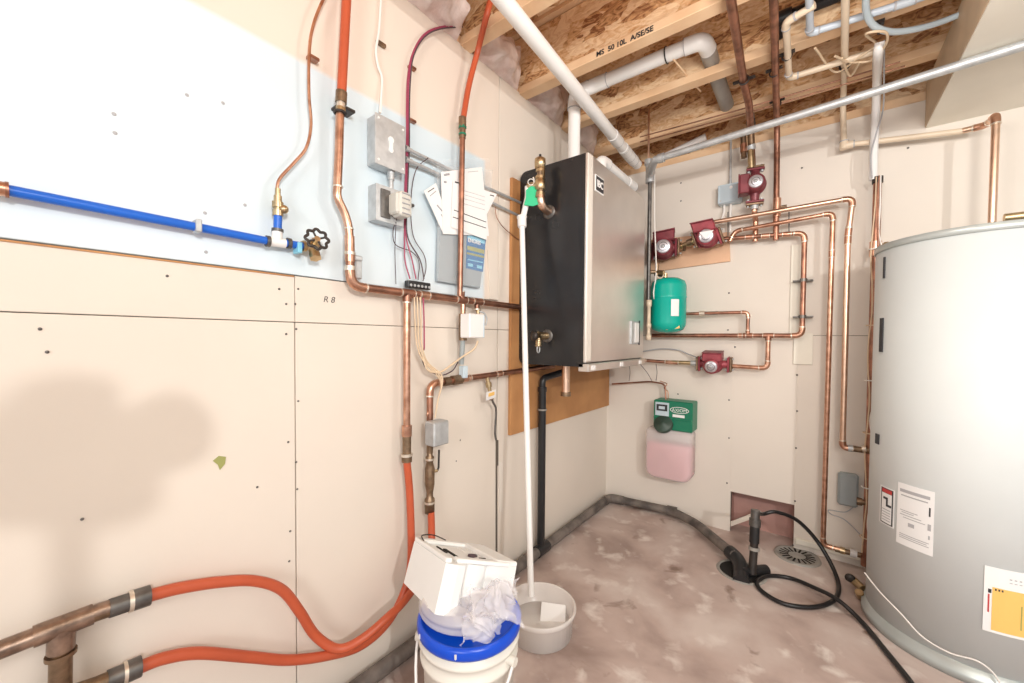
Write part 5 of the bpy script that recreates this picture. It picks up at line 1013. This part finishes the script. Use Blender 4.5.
# ================================================================== WATER HEATER
hc_ = V((1.690, -.408, 0)); hr = .286; zt0, zb0 = 1.545, .05
wh = thing('water_heater', 'large grey cylindrical water heater at right', 'water heater', hc_)
MB().lathe(hc_, Z1, [(0, zb0), (hr, zb0), (hr, zt0), (0, zt0)], 'heater', 96).build('jacket', wh)
MB().lathe(hc_, Z1, [(hr+.002, zt0-.002), (hr+.005, zt0), (hr+.005, zt0+.022), (hr-.004, zt0+.026), (0, zt0+.028)], 'rim', 96).build('top_cap', wh)
MB().lathe(hc_, Z1, [(0, .0), (hr+.014, .0), (hr+.014, .03), (hr+.004, .034), (hr+.004, .055), (0, .055)], 'rim', 96).build('base_ring', wh)
mb = MB()
def onj(az, z, e=0): a = math.radians(az); return hc_+V((math.cos(a)*(hr+e), math.sin(a)*(hr+e), z))
def azz(px, py):
    d = ray(px, py); p = V((CAM.x-hc_.x, CAM.y-hc_.y)); dx = V((d.x, d.y)); A2 = dx.dot(dx); Bq = p.dot(dx); Cq = p.dot(p)-hr*hr; D = Bq*Bq-A2*Cq
    t = (-Bq-math.sqrt(max(D, 0)))/A2; q = CAM+d*t; return math.degrees(math.atan2(q.y-hc_.y, q.x-hc_.x)), q.z
def curved(name, px0, px1, m, par, e=.0008, th=.0012, n=12):
    (a0, z1), (a1, z1b), (a2, z0b), (a3, z0) = px0[0], px0[1], px1[0], px1[1]
    mb = MB(); vs = []
    for k in range(n+1):
        t = k/n; vs += [onj(a0*(1-t)+a1*t, z1*(1-t)+z1b*t, e), onj(a3*(1-t)+a2*t, z0*(1-t)+z0b*t, e)]
    for k in range(n+1):
        t = k/n; vs += [onj(a0*(1-t)+a1*t, z1*(1-t)+z1b*t, e+th), onj(a3*(1-t)+a2*t, z0*(1-t)+z0b*t, e+th)]
    N = 2*(n+1); fs = []
    for k in range(n): fs += [(2*k, 2*k+2, 2*k+3, 2*k+1), (N+2*k, N+2*k+1, N+2*k+3, N+2*k+2), (2*k, N+2*k, N+2*k+2, 2*k+2), (2*k+1, 2*k+3, N+2*k+3, N+2*k+1)]
    fs += [(0, 1, N+1, N), (2*n, N+2*n, N+2*n+1, 2*n+1)]
    mb.add(vs, fs, m); return mb.build(name, par)
def lab(name, q, m, par, e=.0008, th=.0012):
    A = [azz(*p) for p in q]; az0 = (A[0][0]+A[3][0])/2; az1 = (A[1][0]+A[2][0])/2; z1 = (A[0][1]+A[1][1])/2; z0 = (A[2][1]+A[3][1])/2
    return curved(name, ((az0, z1), (az1, z1)), ((az1, z0), (az0, z0)), m, par, e, th), (az0, az1, z0, z1)
l1, g1_ = lab('warning_label', [(881, 485), (895, 490), (894, 528), (880, 522)], 'paper', wh)
def sub(par, g, u0, u1, v0, v1, m, e=.0022, name='label_print'):
    az0, az1, z0, z1 = g; return curved(name, ((az0+(az1-az0)*u0, z0+(z1-z0)*v1), (az0+(az1-az0)*u1, z0+(z1-z0)*v1)), ((az0+(az1-az0)*u1, z0+(z1-z0)*v0), (az0+(az1-az0)*u0, z0+(z1-z0)*v0)), m, par, e, .0004)
sub(l1, g1_, .10, .94, .03, .97, 'ink'); sub(l1, g1_, .18, .86, .06, .84, 'paper', .0028); sub(l1, g1_, .2, .86, .85, .95, 'redink', .0028)
sub(l1, g1_, .3, .6, .68, .74, 'ink', .0034); sub(l1, g1_, .5, .62, .5, .74, 'ink', .0034); sub(l1, g1_, .5, .85, .5, .56, 'ink', .0034)
for k in range(5): sub(l1, g1_, .24, .8, .12+k*.07, .14+k*.07, 'greyink', .0034)
l2, g2_ = lab('rating_label', [(898, 482), (936, 492), (932, 557), (897, 541)], 'paper', wh)
sub(l2, g2_, .08, .9, .86, .91, 'greyink'); sub(l2, g2_, .12, .85, .80, .82, 'greyink')
for k, (a, b, c_) in enumerate(((.1, .6, .56), (.15, .5, .53), (.1, .7, .49), (.2, .8, .45), (.1, .9, .17), (.1, .85, .14), (.1, .9, .11))): sub(l2, g2_, a, b, c_, c_+.012, 'greyink')
sub(l2, g2_, .35, .52, .33, .39, 'greyink'); sub(l2, g2_, .88, .92, .60, .74, 'ink'); sub(l2, g2_, .86, .94, .38, .48, 'greyink'); sub(l2, g2_, .88, .92, .24, .30, 'greyink')
l3, g3_ = lab('energy_label', [(986, 561), (1060, 582), (1060, 652), (981, 622)], 'paper', wh, .001, .002)
sub(l3, g3_, .10, 1.0, .04, .70, 'yellow', .0034); sub(l3, g3_, .05, .09, .6, .66, 'ink', .0034); sub(l3, g3_, .05, .07, .3, .58, 'redink', .0034)
for k in range(3): sub(l3, g3_, .13+k*.04, .15+k*.04, .655, .685, 'ink', .0042)
for k in range(4): sub(l3, g3_, .45+k*.05, .465+k*.05, .14, .5, 'olive', .0042)
for k in range(7): sub(l3, g3_, .30+k*.06, .33+k*.06, .86, .875, 'greyink', .0036); sub(l3, g3_, .30+k*.06, .335+k*.06, .81, .82, 'greyink', .0036)
# access slots on the left flank
for (y0_, y1_, x_, w_) in ((257, 278, 884.2, 1.5), (318, 352, 881.5, 3.5), (434, 444, 877, 4)):
    az_a, z_a = azz(x_+1.2, y0_); z_b = azz(x_+1.2, y1_)[1]
    curved('access_slot', ((az_a-1.2*w_/2, z_a), (az_a+w_*.6, z_a)), ((az_a+w_*.6, z_b), (az_a-1.2*w_/2, z_b)), 'ink', wh, .001, .004)
wp = []
for k, (x, y) in enumerate(((870, 574), (885, 592), (905, 613), (925, 635), (950, 650), (975, 657), (990, 668), (998, 690))):
    a_, z_ = azz(max(x, 872), y); wp.append(onj(a_, max(z_, .04), .02 if k else .025))
wire('white_wire', 'thin white wire draped around the lower front of the grey heater', wp, 1.5, 'whitewire', r=.0028)
# brass fitting on the right of the heater top
c = B(1012, 217, .32); mb = MB(); mb.tube([c-X1*.02, c+X1*.12], .016, 'brass'); mb.cyl(c+V((.05, 0, -.01)), c+V((.06, 0, .035)), .016, 'brass'); mb.cyl((c.x+.11, c.y, 1.573), (c.x+.11, c.y, c.z+.02), .016, 'brass'); tag(mb.build('brass_valve'), 'brass valve on top of the heater at the right photo edge', 'valve')

# ================================================================== the photographer's camera on its stand, placed unseen behind the viewpoint to shadow the wall
ph = thing('camera_on_tripod', 'black camera on a tripod out of view, set to shadow the lower left wall', 'camera', (1.50, -2.92, 0))
o_c = V((1.47, -2.87, 1.40)); rr_a = FW; 
mb = MB(); mb.obox(o_c-FW*.06, (RT*.15, FW*.06, UP*.11), 'abs', .01); mb.obox(o_c-FW*.06+UP*.07, (RT*.06, FW*.06, UP*.04), 'abs', .008); mb.build('camera_body', ph)
mb = MB(); mb.cyl(o_c-FW*.04, o_c+FW*.07, .042, 'abs', 24); mb.cyl(o_c+FW*.06, o_c+FW*.075, .048, 'abs', 24); mb.build('lens', ph)
b = o_c-FW*.06-Z1*.06; MB().cyl(b, b-Z1*.45, .016, 'iron').build('centre_column', ph)
for k in range(3):
    a = 2*PI*k/3+.9; MB().tube([b-Z1*.12, V((b.x+math.cos(a)*.34, b.y+math.sin(a)*.34, .01))], [.014, .010], 'iron').build('leg', ph)
